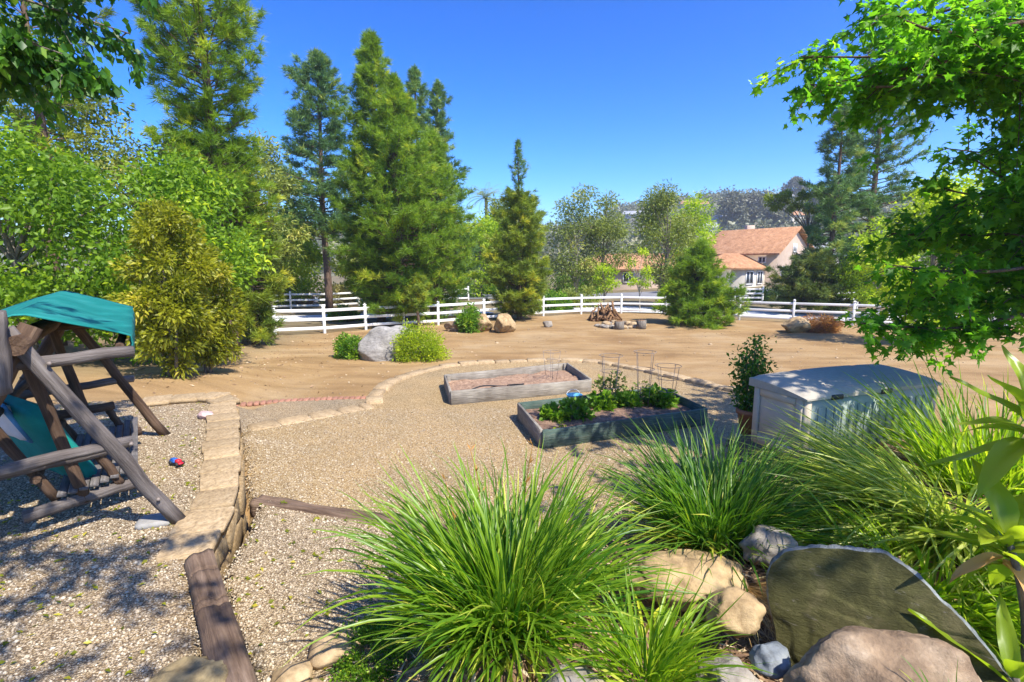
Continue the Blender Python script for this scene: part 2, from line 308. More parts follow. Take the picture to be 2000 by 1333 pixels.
def box_bm(sx, sy, sz, bev=0.0, seg=1):
    bm = bmesh.new(); bmesh.ops.create_cube(bm, size=1.0); bmesh.ops.scale(bm, vec=(sx, sy, sz), verts=bm.verts)
    if bev: bmesh.ops.bevel(bm, geom=bm.edges[:], offset=bev, segments=seg, affect='EDGES')
    return bm
def bm_arr(bm, M=None):
    if M is not None: bm.transform(M)
    bm.verts.index_update(); V = np.array([v.co[:] for v in bm.verts]); F = [[v.index for v in f.verts] for f in bm.faces]; bm.free()
    return V, F
def box(mb, sx, sy, sz, c=(0, 0, 0), bev=0.0, M=None):
    T = Matrix.Translation(c) if M is None else M
    V, F = bm_arr(box_bm(sx, sy, sz, bev), T); mb.add(V, F)
def tube(mb, pts, rad, n=8, cap=True, wob=0.0, seed=0, tint=None):
    pts = np.asarray(pts, float); m = len(pts); rad = np.broadcast_to(np.asarray(rad, float), (m,))
    T = np.gradient(pts, axis=0); T /= np.linalg.norm(T, axis=1)[:, None] + 1e-9
    up = np.array([0, 0, 1.0]) if abs(T[0][2]) < 0.9 else np.array([1.0, 0, 0])
    a = np.linspace(0, 2 * np.pi, n, endpoint=False); V = []
    for i in range(m):
        s_ = np.cross(up, T[i]); s_ /= np.linalg.norm(s_) + 1e-9; u_ = np.cross(T[i], s_)
        r = rad[i] * (1 + (wob * np.array([mnoise.noise((math.cos(x) * 1.3 + seed, math.sin(x) * 1.3, i * 0.45)) for x in a]) if wob else 0))
        V.append(pts[i] + np.outer(np.cos(a) * r, s_) + np.outer(np.sin(a) * r, u_))
    V = np.concatenate(V); i, j = np.meshgrid(np.arange(m - 1), np.arange(n), indexing='ij'); i = i.ravel(); j = j.ravel(); k = (j + 1) % n
    F = np.stack([i * n + j, i * n + k, (i + 1) * n + k, (i + 1) * n + j], 1)
    mb.add(V, F, tint)
    if cap:
        base = mb.n - len(V)
        mb.f.append(np.array([np.arange(n)[::-1] + base])); mb.f.append(np.array([np.arange(n) + base + (m - 1) * n]))
def lathe(mb, prof, n=24):
    a = np.linspace(0, 2 * np.pi, n, endpoint=False); m = len(prof)
    V = np.concatenate([np.stack([np.cos(a) * r, np.sin(a) * r, np.full(n, z)], 1) for r, z in prof])
    i, j = np.meshgrid(np.arange(m - 1), np.arange(n), indexing='ij'); i = i.ravel(); j = j.ravel(); k = (j + 1) % n
    mb.add(V, np.stack([i * n + j, i * n + k, (i + 1) * n + k, (i + 1) * n + j], 1))
def ico(sub):
    bm = bmesh.new(); bmesh.ops.create_icosphere(bm, subdivisions=sub, radius=1); return bm_arr(bm)
ICO = {k: ico(k) for k in (1, 2, 3, 4, 5)}
def rock_mesh(name, mat, size, seed, sub=4, rough=0.22, facet=0.35, base=None, smooth=True):
    V, F = ICO[sub]; V = V.copy(); rr = random.Random(seed)
    planes = []
    for _ in range(15):
        d = Vector((rr.gauss(0, 1), rr.gauss(0, 1), rr.gauss(0, 0.8))).normalized(); planes.append((np.array(d), rr.uniform(0.62, 0.95)))
    for d, h in planes:
        k = V @ d; over = np.maximum(k - h, 0); V = V - np.outer(over * min(0.97, facet * 2.6), d)
    out = []
    for v in V:
        p = Vector(v) * 1.4 + Vector((seed * 3.1, seed * 1.7, 0))
        q = mnoise.fractal(p, 0.9, 2.1, 3) * rough * 0.8 + mnoise.fractal(p * 4, 0.8, 2.0, 4) * rough * 0.2
        out.append(v * (1 + q))
    V = np.array(out) * np.array(size)
    mb = MB(); mb.add(V, F); return mb.mesh(name, mat, smooth=smooth)
def rock(name, mat, size, loc, seed, label, cat='rock', rz=0.0, group=None, **kw):
    o = link(name, rock_mesh(name, mat, size, seed, **kw), None, loc, (0, 0, rz))
    return tag(o, label, cat, group)
def block_mesh(name, mat, sx, sy, sz, seed, rough=0.09, cuts=2, bev=0.12):
    bm = bmesh.new(); bmesh.ops.create_cube(bm, size=1.0)
    bmesh.ops.bevel(bm, geom=bm.edges[:], offset=bev, segments=1, affect='EDGES')
    if cuts > 1: bmesh.ops.triangulate(bm, faces=bm.faces[:])
    for v in bm.verts:
        n_ = mnoise.noise_vector(v.co * 1.7 + Vector((seed * 2.3, seed, seed * 0.7)))
        v.co = Vector((v.co.x * sx, v.co.y * sy, v.co.z * sz)) + Vector((n_.x * sx, n_.y * sy, n_.z * sz)) * rough
    V, F = bm_arr(bm); mb = MB(); mb.add(V, F); return mb.mesh(name, mat)

# ---- foliage primitives (all vectorised)
def frame_from(D):
    D = D / (np.linalg.norm(D, axis=1)[:, None] + 1e-9)
    ref = np.where(np.abs(D[:, 2:3]) < 0.95, np.array([[0, 0, 1.0]]), np.array([[1.0, 0, 0]]))
    Sd = np.cross(ref, D); Sd /= np.linalg.norm(Sd, axis=1)[:, None] + 1e-9
    return D, Sd, np.cross(D, Sd)
def rdir(n): 
    v = rng.normal(size=(n, 3)); return v / np.linalg.norm(v, axis=1)[:, None]
def leaves(mb, P, D, L, Wd, tint, roll=None, fold=0.25, droop=0.0):
    """folded diamond leaves: base P, direction D"""
    n = len(P); D, Sd, Nn = frame_from(D)
    r = rng.uniform(-np.pi, np.pi, n) if roll is None else roll
    c, s_ = np.cos(r)[:, None], np.sin(r)[:, None]; Sd, Nn = Sd * c + Nn * s_, Nn * c - Sd * s_
    L = np.broadcast_to(L, (n,))[:, None]; Wd = np.broadcast_to(Wd, (n,))[:, None]
    V = np.empty((n, 4, 3)); V[:, 0] = P; V[:, 2] = P + D * L + np.array([0, 0, -1.0]) * L * droop
    mid = P + D * L * 0.42; V[:, 1] = mid + Sd * Wd * 0.5 + Nn * Wd * fold; V[:, 3] = mid - Sd * Wd * 0.5 + Nn * Wd * fold
    b_ = np.arange(n)[:, None] * 4
    F = np.concatenate([b_ + np.array([[0, 1, 2]]), b_ + np.array([[0, 2, 3]])])
    mb.add(V.reshape(-1, 3), F, np.repeat(np.broadcast_to(tint, (n,)), 4))
def needles(mb, C, D, k, L, w, spread, tint):
    """k thin triangular needles in a cone round D at every tuft centre C"""
    n = len(C); D = D / (np.linalg.norm(D, axis=1)[:, None] + 1e-9)
    d = np.repeat(D, k, 0) + rng.normal(size=(n * k, 3)) * spread; d /= np.linalg.norm(d, axis=1)[:, None]
    P = np.repeat(C, k, 0) + rng.normal(size=(n * k, 3)) * L * 0.12
    _, Sd, _ = frame_from(d); ang = rng.uniform(0, np.pi, n * k)[:, None]; Sd = Sd * np.cos(ang) + np.cross(d, Sd) * np.sin(ang)
    l = L * rng.uniform(0.6, 1.15, n * k)[:, None]; V = np.empty((n * k, 3, 3))
    V[:, 0] = P - Sd * w * 0.5; V[:, 1] = P + Sd * w * 0.5; V[:, 2] = P + d * l + np.array([0, 0, -0.10]) * l
    F = np.arange(n * k * 3).reshape(-1, 3)
    mb.add(V.reshape(-1, 3), F, np.repeat(np.repeat(tint, k) + rng.normal(0, 0.05, n * k), 3))
def star_leaves(mb, P, D, Nn, size, tint):
    """five-pointed maple leaves, stalk end at P, pointing along D, facing Nn"""
    n = len(P); D = D / np.linalg.norm(D, axis=1)[:, None]; Sd = np.cross(D, Nn); Sd /= np.linalg.norm(Sd, axis=1)[:, None] + 1e-9; Nn = np.cross(Sd, D)
    out = [(0, 0.0), (0.30, 0.02), (0.52, -0.16), (0.40, 0.16), (0.33, 0.28), (0.66, 0.52), (0.30, 0.50), (0.17, 0.62), (0.0, 1.05)]
    out = out + [(-x, y) for x, y in out[-2:0:-1]]
    out = np.array(out); m = len(out); c0 = np.array([[0, 0.33]]); pts = np.concatenate([c0, out])
    sz = np.broadcast_to(size, (n,))[:, None, None]
    V = P[:, None, :] + sz * (pts[None, :, 0:1] * Sd[:, None, :] + pts[None, :, 1:2] * D[:, None, :])
    V += sz * (0.22 * (np.abs(pts[None, :, 0:1]) - 0.25) + rng.normal(0, 0.05, (n, m + 1, 1))) * -Nn[:, None, :]
    V[:, :, 2] -= (np.broadcast_to(size, (n,))[:, None] * (pts[None, :, 1] ** 2) * 0.18)
    idx = np.array([[0, 1 + i, 1 + (i + 1) % m] for i in range(m)])
    F = (np.arange(n)[:, None, None] * (m + 1) + idx[None]).reshape(-1, 3)
    mb.add(V.reshape(-1, 3), F, np.repeat(np.broadcast_to(tint, (n,)), m + 1))
def blades(mb, P, az, el, L, w, curl, tint, seg=7, twist=0.5):
    """strap leaves that start at elevation el and bend over by curl"""
    n = len(P); t = np.linspace(0, 1, seg + 1)
    ang = el[:, None] - curl[:, None] * t[None, :] ** 1.6
    ds = (L / seg)[:, None]
    dx = np.cos(ang) * ds; dz = np.sin(ang) * ds
    hx = np.concatenate([np.zeros((n, 1)), np.cumsum(dx[:, :-1], 1)], 1); hz = np.concatenate([np.zeros((n, 1)), np.cumsum(dz[:, :-1], 1)], 1)
    A = az[:, None] + (rng.normal(0, 0.12, n))[:, None] * t[None] ** 2
    ctr = np.stack([P[:, 0:1] + hx * np.cos(A), P[:, 1:2] + hx * np.sin(A), P[:, 2:3] + hz], 2)
    tw = (rng.normal(0, twist, n))[:, None] + rng.normal(0, 0.4, n)[:, None] * t[None]
    side = np.stack([-np.sin(A) * np.cos(tw), np.cos(A) * np.cos(tw), np.sin(tw) * np.ones_like(A)], 2)
    prof = np.interp(t, [0, 0.25, 0.6, 0.85, 1], [0.65, 1.0, 0.85, 0.45, 0.02])
    hw = (w[:, None] * prof[None, :] * 0.5)[:, :, None]
    up = np.stack([-np.sin(ang) * np.cos(A), -np.sin(ang) * np.sin(A), np.cos(ang)], 2)
    V = np.stack([ctr - side * hw + up * hw * 0.45, ctr, ctr + side * hw + up * hw * 0.45], 2)     # n, seg+1, 3, 3
    k = np.arange(seg)
    q = np.concatenate([np.stack([k * 3, k * 3 + 1, k * 3 + 4, k * 3 + 3], 1), np.stack([k * 3 + 1, k * 3 + 2, k * 3 + 5, k * 3 + 4], 1)])
    F = (np.arange(n)[:, None, None] * (seg + 1) * 3 + q[None]).reshape(-1, 4)
    tip = np.where(rng.uniform(0, 1, n) < 0.3, rng.uniform(0.3, 0.6, n), 0.0)[:, None] * np.clip((t[None] - 0.72) / 0.28, 0, 1)
    tt = np.repeat((np.broadcast_to(tint, (n,))[:, None] + tip).ravel(), 3)
    mb.add(V.reshape(-1, 3), F, tt)
#SPLIT1
# ------------------------------------------------------------------ terrain
def sstep(a, b, x):
    t = np.clip((x - a) / (b - a), 0, 1); return t * t * (3 - 2 * t)
def poly_sd(poly, X, Y):
    """signed distance, positive inside"""
    P = np.array(poly, float); d = np.full(X.shape, 1e9); ins = np.zeros(X.shape, bool)
    for (x0, y0), (x1, y1) in zip(P, np.roll(P, -1, 0)):
        ex, ey = x1 - x0, y1 - y0
        t = np.clip(((X - x0) * ex + (Y - y0) * ey) / (ex * ex + ey * ey + 1e-12), 0, 1)
        d = np.minimum(d, np.hypot(X - x0 - t * ex, Y - y0 - t * ey))
        c = ((y0 > Y) != (y1 > Y)) & (X < (x1 - x0) * (Y - y0) / ((y1 - y0) if y1 != y0 else 1e-9) + x0); ins ^= c
    return np.where(ins, d, -d)
LOWER = [(-2.5, 4.72), (-2.78, 5.04), (-3.42, 6.23), (-4.05, 7.33), (-4.3, 7.9), (-2.6, 9.4), (-2.72, 9.9), (-2.65, 11.2), (-2.25, 12.05), (-1.7, 12.85), (-0.8, 13.3), (0.2, 13.55), (1.2, 13.7), (2.3, 13.35),
         (3.2, 12.3), (3.85, 11.3), (4.55, 10.25), (5.4, 9.1), (6.6, 8.2), (6.6, 5.0), (3.0, 3.0), (1.0, 3.0), (-0.6, 4.08)]
STRIP = [(-4.3, 7.95), (-2.62, 9.45), (-2.8, 10.25), (-4.7, 10.05), (-5.0, 8.9), (-4.7, 8.1)]
LANDING = [(-2.42, 4.62), (-0.5, 4.0), (0.25, 3.2), (0.0, 0.5), (-0.75, 0.9), (-1.15, 2.0), (-2.02, 3.2), (-2.13, 3.42), (-2.2, 3.9), (-2.35, 4.35)]
SWING = [(-2.12, 3.25), (-2.28, 3.45), (-2.38, 3.9), (-2.5, 4.36), (-2.85, 5.07), (-3.5, 6.27), (-4.12, 7.35), (-4.8, 7.6), (-6, 7.5), (-12, 7.0), (-12, -4), (-0.4, -4), (-0.85, 0.9), (-1.25, 2.0)]
BANK = [(-0.75, 0.0), (-0.72, 2.1), (-0.45, 3.1), (-0.15, 3.8), (0.4, 4.5), (1.2, 5.0), (2.2, 5.55), (2.6, 6.9), (3.6, 7.6), (5.2, 7.3), (9, 6.8), (16, 6), (16, -6), (-0.75, -6)]
WALL_LINE = [(-2.45, 4.42), (-2.8, 5.0), (-3.45, 6.2), (-4.1, 7.35)]
def fence_y(X): return np.interp(X, [-60, -12.8, -10.43, -8.75, -7.38, -3.99, -1.46, 1.92, 4.51, 10.0, 13.27, 19, 60], [10, 19, 22.25, 23.24, 25.1, 26.8, 29.0, 31.9, 33.3, 33.3, 29.6, 26.1, 20])
def zg(X, Y, full=False):
    X = np.asarray(X, float); Y = np.asarray(Y, float)
    z = 0.42 - 0.27 * sstep(9, 16, Y) - 0.15 * sstep(16, 23, Y)
    z = z + 0.62 * sstep(-4.9, -7.6, X) * (1 - sstep(8, 17, Y))
    z = z + 0.9 * sstep(-8, -16, X) * (1 - sstep(16, 30, Y))
    z = z + 0.9 * sstep(34, 70, Y) * sstep(8, 22, X) + 0.3 * sstep(45, 80, Y)
    z = z + 0.02 * np.sin(X * 1.3 + 0.5) * np.sin(Y * 1.1) + 0.012 * np.sin(X * 3.1) * np.cos(Y * 2.7 + 1)
    m = sstep(-0.5, 0.05, poly_sd(STRIP, X, Y)); z = z * (1 - m) + 0.46 * m
    m = sstep(-0.12, 0.06, poly_sd(LOWER, X, Y)); z = z * (1 - m) + 0.6 * m
    wd = np.full(X.shape, 9.0)
    for q0, q1 in zip(WALL_LINE[:-1], WALL_LINE[1:]):
        ex, ey = q1[0] - q0[0], q1[1] - q0[1]; t = np.clip(((X - q0[0]) * ex + (Y - q0[1]) * ey) / (ex * ex + ey * ey), 0, 1); wd = np.minimum(wd, np.hypot(X - q0[0] - t * ex, Y - q0[1] - t * ey))
    z = z + m * 0.24 * (1 - sstep(0.0, 1.2, wd)) * sstep(7.6, 6.4, Y)
    m = sstep(-0.05, 0.05, poly_sd(LANDING, X, Y)); z = z * (1 - m) + (1.0 + 0.04 * sstep(3, 1.5, Y)) * m
    ss = poly_sd(SWING, X, Y); z = np.where((X < -4.35) & (ss < 0), np.maximum(z, z + (1.15 - z) * (1 - sstep(0, 2.0, -ss)) * sstep(-4.35, -4.9, X)), z)
    m = sstep(-0.05, 0.05, ss); z = z * (1 - m) + 1.15 * m
    sb = poly_sd(BANK, X, Y); b = np.clip(sb, 0, None)
    bh = 0.62 * np.minimum(b, 0.5) + 0.26 * np.clip(b - 0.5, 0, 1.3)
    bh = bh + 0.03 * np.sin(X * 4 + 1) * np.sin(Y * 3.3) * np.minimum(b, 1)
    z = z + np.where(b > 0, np.minimum(bh, np.maximum(1.6 - z, 0.0) + 0 * b), 0)
    return (z, sb) if full else z
def z1(x, y): return float(zg(np.array([x]), np.array([y]))[0])
def axis(dense0, dense1, step, lo, hi, growth=1.13):
    a = list(np.arange(dense0, dense1 + 1e-6, step)); s_ = step
    while a[-1] < hi: s_ *= growth; a.append(a[-1] + s_)
    s_ = step
    while a[0] > lo: s_ *= growth; a.insert(0, a[0] - s_)
    return np.array(a)
gx = axis(-7.0, 7.0, 0.075, -900, 900); gy = axis(1.2, 14.2, 0.075, -60, 1100)
GX, GY = np.meshgrid(gx, gy, indexing='xy'); GZ, GSB = zg(GX, GY, True)
ny, nx = GX.shape
vid = np.arange(nx * ny).reshape(ny, nx)
quads = np.stack([vid[:-1, :-1], vid[:-1, 1:], vid[1:, 1:], vid[1:, :-1]], -1)
cx = (GX[:-1, :-1] + GX[1:, 1:]) / 2; cy = (GY[:-1, :-1] + GY[1:, 1:]) / 2
GV = np.stack([GX, GY, GZ], -1).reshape(-1, 3)
mb = MB(); mb.add(GV, quads.reshape(-1, 4)); me = mb.mesh('ground', 'dirt', smooth=True)
def fattr(me, name, val):
    a = me.attributes.new(name, 'FLOAT', 'POINT'); a.data.foreach_set('value', np.asarray(val, np.float32).ravel())
fattr(me, 'mulch', np.clip(sstep(-0.02, 0.12, GSB) * 0.95, 0, 1))
wob = 0.8 * np.sin(GX * 0.9) + 0.5 * np.sin(GX * 2.3 + GY)
soil = np.maximum(sstep(0.3, 2.0, GY - fence_y(GX) + wob * 0.4), 0.75 * sstep(-8.0, -10.5, GX + 0.3 * wob))
fattr(me, 'soil', soil)
tag(link('ground', me), kind='structure')
def sheet(name, mat, poly, lift, edge=0.0, cut=None):
    jit = 0.05 * np.sin(cx * 21) * np.sin(cy * 17)
    sel = poly_sd(poly, cx, cy) + jit > edge
    if cut is not None: sel &= ~(poly_sd(cut, cx, cy) > 0.35)
    q = quads[sel]; used, inv = np.unique(q, return_inverse=True)
    V = GV[used].copy(); V[:, 2] += lift
    mb = MB(); mb.add(V, inv.reshape(-1, 4)); return tag(mb.build(name, mat, smooth=True), kind='structure')
sheet('gravel_terrace', 'gravel_warm', LOWER, 0.012, 0.0, BANK)
sheet('gravel_path', 'gravel_grey', STRIP, 0.012)
sheet('gravel_landing', 'gravel_grey', LANDING, 0.014, 0.0, BANK)
sheet('gravel_pad', 'gravel_grey', SWING, 0.012, 0.0)
# loose gravel lying on the near paths
def scatter(polys, n, xr, yr, cut=None, ymin=None):
    X = rng.uniform(*xr, n * 3); Y = rng.uniform(*yr, n * 3); ok = np.zeros(len(X), bool)
    for p in polys: ok |= poly_sd(p, X, Y) > 0.0
    if cut is not None: ok &= ~(poly_sd(cut, X, Y) > 0.15)
    ok &= np.abs(X) < 1.12 * Y + 0.5
    keep = rng.uniform(0, 1, len(X)) < np.clip((3.6 / np.maximum(Y, 1.5)) ** 1.3, 0.08, 1)
    X, Y = X[ok & keep][:n], Y[ok & keep][:n]; return X, Y, zg(X, Y)
X, Y, Z = scatter([LOWER, LANDING, SWING], 70000, (-6.5, 3), (1.4, 9), BANK)
OV = np.array([[1, 0, 0], [-1, 0, 0], [0, 1, 0], [0, -1, 0], [0, 0, 1], [0, 0, -1.0]]); OF = np.array([[0, 2, 4], [2, 1, 4], [1, 3, 4], [3, 0, 4], [2, 0, 5], [1, 2, 5], [3, 1, 5], [0, 3, 5]])
n = len(X); sz = rng.lognormal(math.log(0.0068), 0.36, n)
V = OV[None] * rng.uniform(0.6, 1.3, (n, 6, 1)) * np.stack([sz * 1.25, sz, sz * 0.7], 1)[:, None]
a = rng.uniform(0, 6.28, n); ca, sa = np.cos(a)[:, None], np.sin(a)[:, None]
V = np.stack([V[..., 0] * ca - V[..., 1] * sa, V[..., 0] * sa + V[..., 1] * ca, V[..., 2]], -1) + np.stack([X, Y, Z + 0.014], 1)[:, None]
mb = MB(); mb.add(V.reshape(-1, 3), (np.arange(n)[:, None, None] * 6 + OF[None]).reshape(-1, 3))
tag(mb.build('gravel_stones', 'pebble'), kind='stuff')
# dry leaves on the paths
X, Y, Z = scatter([LANDING, SWING], 900, (-6.5, 1), (1.4, 8), BANK)
mb = MB(); n = len(X); D = np.stack([rng.normal(size=n), rng.normal(size=n), rng.normal(0, 0.15, n)], 1)
leaves(mb, np.stack([X, Y, Z + 0.025], 1), D, rng.uniform(0.03, 0.06, n), rng.uniform(0.015, 0.03, n), rng.uniform(0, 1, n), roll=rng.normal(0, 0.4, n))
tag(mb.build('fallen_leaves', 'leaf_citrus', tint=True), kind='stuff')
# small stones, twigs and weeds strewn over the dirt yard
def yard_pts(n, yr=(8.5, 26)):
    Y = rng.uniform(*yr, n * 3) ; X = rng.uniform(-0.8, 0.9, n * 3) * Y; ok = (poly_sd(LOWER, X, Y) < -0.3) & (poly_sd(STRIP, X, Y) < -0.1) & (poly_sd(SWING, X, Y) < -0.1) & (Y < fence_y(X) - 0.2) & (poly_sd(BANK, X, Y) < 0)
    X, Y = X[ok][:n], Y[ok][:n]; return X, Y, zg(X, Y)
X, Y, Z = yard_pts(2200); n = len(X); sz = rng.lognormal(math.log(0.017), 0.5, n)
V = OV[None] * rng.uniform(0.6, 1.3, (n, 6, 1)) * np.stack([sz * 1.25, sz, sz * 0.7], 1)[:, None] + np.stack([X, Y, Z], 1)[:, None]
mb = MB(); mb.add(V.reshape(-1, 3), (np.arange(n)[:, None, None] * 6 + OF[None]).reshape(-1, 3)); tag(mb.build('scattered_pebbles', 'yard_stone'), kind='stuff')
X, Y, Z = yard_pts(2600); k_ = rng.uniform(0, 1, len(X)) < np.clip(0.12 + sstep(-4.5, -8, X) + sstep(3.0, 0.3, fence_y(X) - Y), 0, 1); X, Y, Z = X[k_], Y[k_], Z[k_]; n = len(X); mb = MB()
leaves(mb, np.stack([X, Y, Z + 0.015], 1), np.stack([rng.normal(size=n), rng.normal(size=n), rng.normal(0, 0.2, n)], 1), rng.uniform(0.04, 0.14, n), rng.uniform(0.02, 0.05, n), 0, roll=rng.normal(0, 0.5, n)); tag(mb.build('yard_litter', 'litter'), kind='stuff')
# dead leaves and straw on the planted bank
def bank_pts(n, xr, yr, d0=0.0):
    X = rng.uniform(*xr, n * 2); Y = rng.uniform(*yr, n * 2); ok = (poly_sd(BANK, X, Y) > d0) & (np.abs(X) < 1.1 * Y + 0.3); X, Y = X[ok][:n], Y[ok][:n]
    return X, Y, zg(X, Y)
X, Y, Z = bank_pts(16000, (-0.9, 5.5), (1.4, 6.0)); n = len(X); mb = MB()
D = np.stack([rng.normal(size=n), rng.normal(size=n), rng.normal(0, 0.22, n)], 1)
leaves(mb, np.stack([X, Y, Z + 0.012 + rng.uniform(0, 0.02, n)], 1), D, rng.uniform(0.03, 0.16, n), rng.uniform(0.006, 0.022, n), 0, roll=rng.normal(0, 0.5, n))
tag(mb.build('leaf_litter', 'litter'), kind='stuff')

# hills and their scrub
def hill_z(X, Y):
    ang = X / np.maximum(Y, 1)
    top = np.interp(ang, [-1.2, -0.6, -0.3, 0.0, 0.16, 0.21, 0.42, 0.62, 1.2], [22, 24, 26, 23, 31, 43, 50, 47, 46])
    r = sstep(95, 400, Y); z = top * r + 3.0 * np.sin(X * 0.021 + 1) * np.sin(Y * 0.017) * r
    return z + 1.2 * np.sin(X * 0.07) * np.cos(Y * 0.06) * r - 1.5 * (1 - sstep(105, 150, Y))
hx = np.linspace(-900, 900, 181); hy = np.concatenate([np.linspace(105, 560, 80), np.linspace(580, 1000, 15)])
HX, HY = np.meshgrid(hx, hy); HZ = hill_z(HX, HY) ; vh = np.arange(HX.size).reshape(HX.shape)
mb = MB(); mb.add(np.stack([HX, HY, HZ], -1).reshape(-1, 3), np.stack([vh[:-1, :-1], vh[:-1, 1:], vh[1:, 1:], vh[1:, :-1]], -1).reshape(-1, 4))
tag(mb.build('hills', 'hill_soil', smooth=True), kind='structure')
n = 5200; Y = rng.uniform(125, 560, n); X = Y * rng.uniform(-0.75, 0.95, n); Z = hill_z(X, Y); mb = MB(); k = 26
sz = rng.uniform(1.6, 5.0, n); C = np.stack([X, Y, Z + sz * 0.5], 1)
P = np.repeat(C, k, 0) + rng.normal(size=(n * k, 3)) * np.repeat(sz, k)[:, None] * np.array([0.55, 0.55, 0.4])
leaves(mb, P, rdir(n * k), np.repeat(sz, k) * 0.42, np.repeat(sz, k) * 0.3, np.repeat(rng.uniform(0, 1, n), k) * 0.8 + rng.uniform(0, 0.2, n * k))
tag(mb.build('hillside_scrub', 'leaf_hill', tint=True), kind='stuff')

# thin summer haze in the air round the whole place
hm = bpy.data.materials.new('air'); hm.use_nodes = True; hn = hm.node_tree; hn.nodes.clear()
ho = hn.nodes.new('ShaderNodeOutputMaterial'); hv = hn.nodes.new('ShaderNodeVolumePrincipled'); hv.inputs['Color'].default_value = (0.86, 0.92, 1.0, 1); hv.inputs['Density'].default_value = 0.0006; hv.inputs['Anisotropy'].default_value = 0.2
hn.links.new(hv.outputs[0], ho.inputs['Volume']); MATS['air'] = hm
mb = MB(); xa, xb, ya, yb = gx[0] - 60, gx[-1] + 60, gy[0] - 60, gy[-1] + 60
box(mb, xb - xa, yb - ya, 90, ((xa + xb) / 2, (ya + yb) / 2, 45 - 3.2)); tag(mb.build('haze', 'air'), kind='stuff')

# road and drive beyond the fence
def ribbon(name, mat, pts, width, lift=0.03, n=40):
    pts = np.array(pts, float); t = np.linspace(0, len(pts) - 1, n); P = np.stack([np.interp(t, np.arange(len(pts)), pts[:, i]) for i in (0, 1)], 1)
    T = np.gradient(P, axis=0); T /= np.linalg.norm(T, axis=1)[:, None]; Nn = np.stack([-T[:, 1], T[:, 0]], 1)
    V = []
    for s_ in np.linspace(-0.5, 0.5, 5):
        q = P + Nn * width * s_; V.append(np.stack([q[:, 0], q[:, 1], zg(q[:, 0], q[:, 1]) + lift], 1))
    V = np.stack(V, 1).reshape(-1, 3); v = np.arange(n * 5).reshape(n, 5)
    mb = MB(); mb.add(V, np.stack([v[:-1, :-1], v[:-1, 1:], v[1:, 1:], v[1:, :-1]], -1).reshape(-1, 4)); return tag(mb.build(name, mat, smooth=True), kind='structure')
ribbon('road', 'asphalt', [(-40, 44), (-20, 46.5), (-10, 49), (0, 52), (8, 52), (20, 50), (40, 52)], 7.0, 0.06)
ribbon('driveway', 'driveway', [(2, 36.8), (8, 36.6), (14, 34.5), (20, 32), (28, 31)], 4.6, 0.05)
ribbon('farm_lane', 'driveway', [(-30, 27), (-20, 29), (-12, 30.5), (-6, 32.5), (-2, 35)], 3.4, 0.05)

# ------------------------------------------------------------------ houses
def quad_mesh(V, F): mb = MB(); mb.add(V, F); return mb
def gable_prism(mb, c, e, nrm, L, Wd, z0, z1_, hip=0.0, over=0.4, thick=0.18):
    """roof over a rectangle: centre c, ridge along e, half length L/2, half width Wd/2"""
    c = np.array(c, float); e = np.array(e, float); q = np.array(nrm, float)
    for dz, s_ in ((0, 1), (-thick, -1)):
        A = [c + e * (sx * (L / 2 + over)) + q * (sy * (Wd / 2 + over)) for sx in (-1, 1) for sy in (-1, 1)]
        A = [np.array([p[0], p[1], z0 + dz]) for p in A]
        r0 = c - e * (L / 2 + over - hip); r1 = c + e * (L / 2 + over)
        B = [np.array([r0[0], r0[1], z1_ + dz]), np.array([r1[0], r1[1], z1_ + dz])]
        V = A + B   # 0:(-,-) 1:(-,+) 2:(+,-) 3:(+,+) 4: ridge- 5: ridge+
        F = [[0, 2, 5, 4], [3, 1, 4, 5]] + ([[1, 0, 4]] if hip else [])
        mb.add(V, [f if s_ > 0 else f[::-1] for f in F])
    # fascia
    V = []
    for dz in (0, -thick):
        A = [c + e * (sx * (L / 2 + over)) + q * (sy * (Wd / 2 + over)) for sx, sy in ((-1, -1), (1, -1), (1, 1), (-1, 1))]
        V += [np.array([p[0], p[1], z0 + dz]) for p in A]
    mb.add(V, [[0, 4, 5, 1], [3, 2, 6, 7]] + ([[3, 7, 4, 0]] if hip else []))
    r1 = c + e * (L / 2 + over); g0 = V[1]; g1 = V[2]
    mb.add([g0, np.array([r1[0], r1[1], z1_]), g1, V[5], np.array([r1[0], r1[1], z1_ - thick]), V[6]], [[0, 3, 4, 1], [1, 4, 5, 2]])
def house_window(parent, c, right, out, w, h):
    """frame with two panes set into a wall at c; right and out are unit vectors"""
    c = Vector(c); right = Vector((*right, 0)); out = Vector((*out, 0)); up = Vector((0, 0, 1))
    M = Matrix((right, up, out)).transposed().to_4x4()
    mb = MB()
    for (x, y, sx, sy) in ((-w / 2, 0, 0.1, h + 0.1), (w / 2, 0, 0.1, h + 0.1), (0, h / 2, w, 0.1), (0, -h / 2, w, 0.1), (0, 0, 0.07, h)):
        box(mb, sx, sy, 0.12, M=Matrix.Translation(c) @ M @ Matrix.Translation((x, y, 0.03)))
    f = mb.build('window', 'plain_white', parent)
    p = MB(); box(p, w - 0.05, h - 0.05, 0.04, M=Matrix.Translation(c) @ M); p.build('pane', 'window_glass', f)
    return f
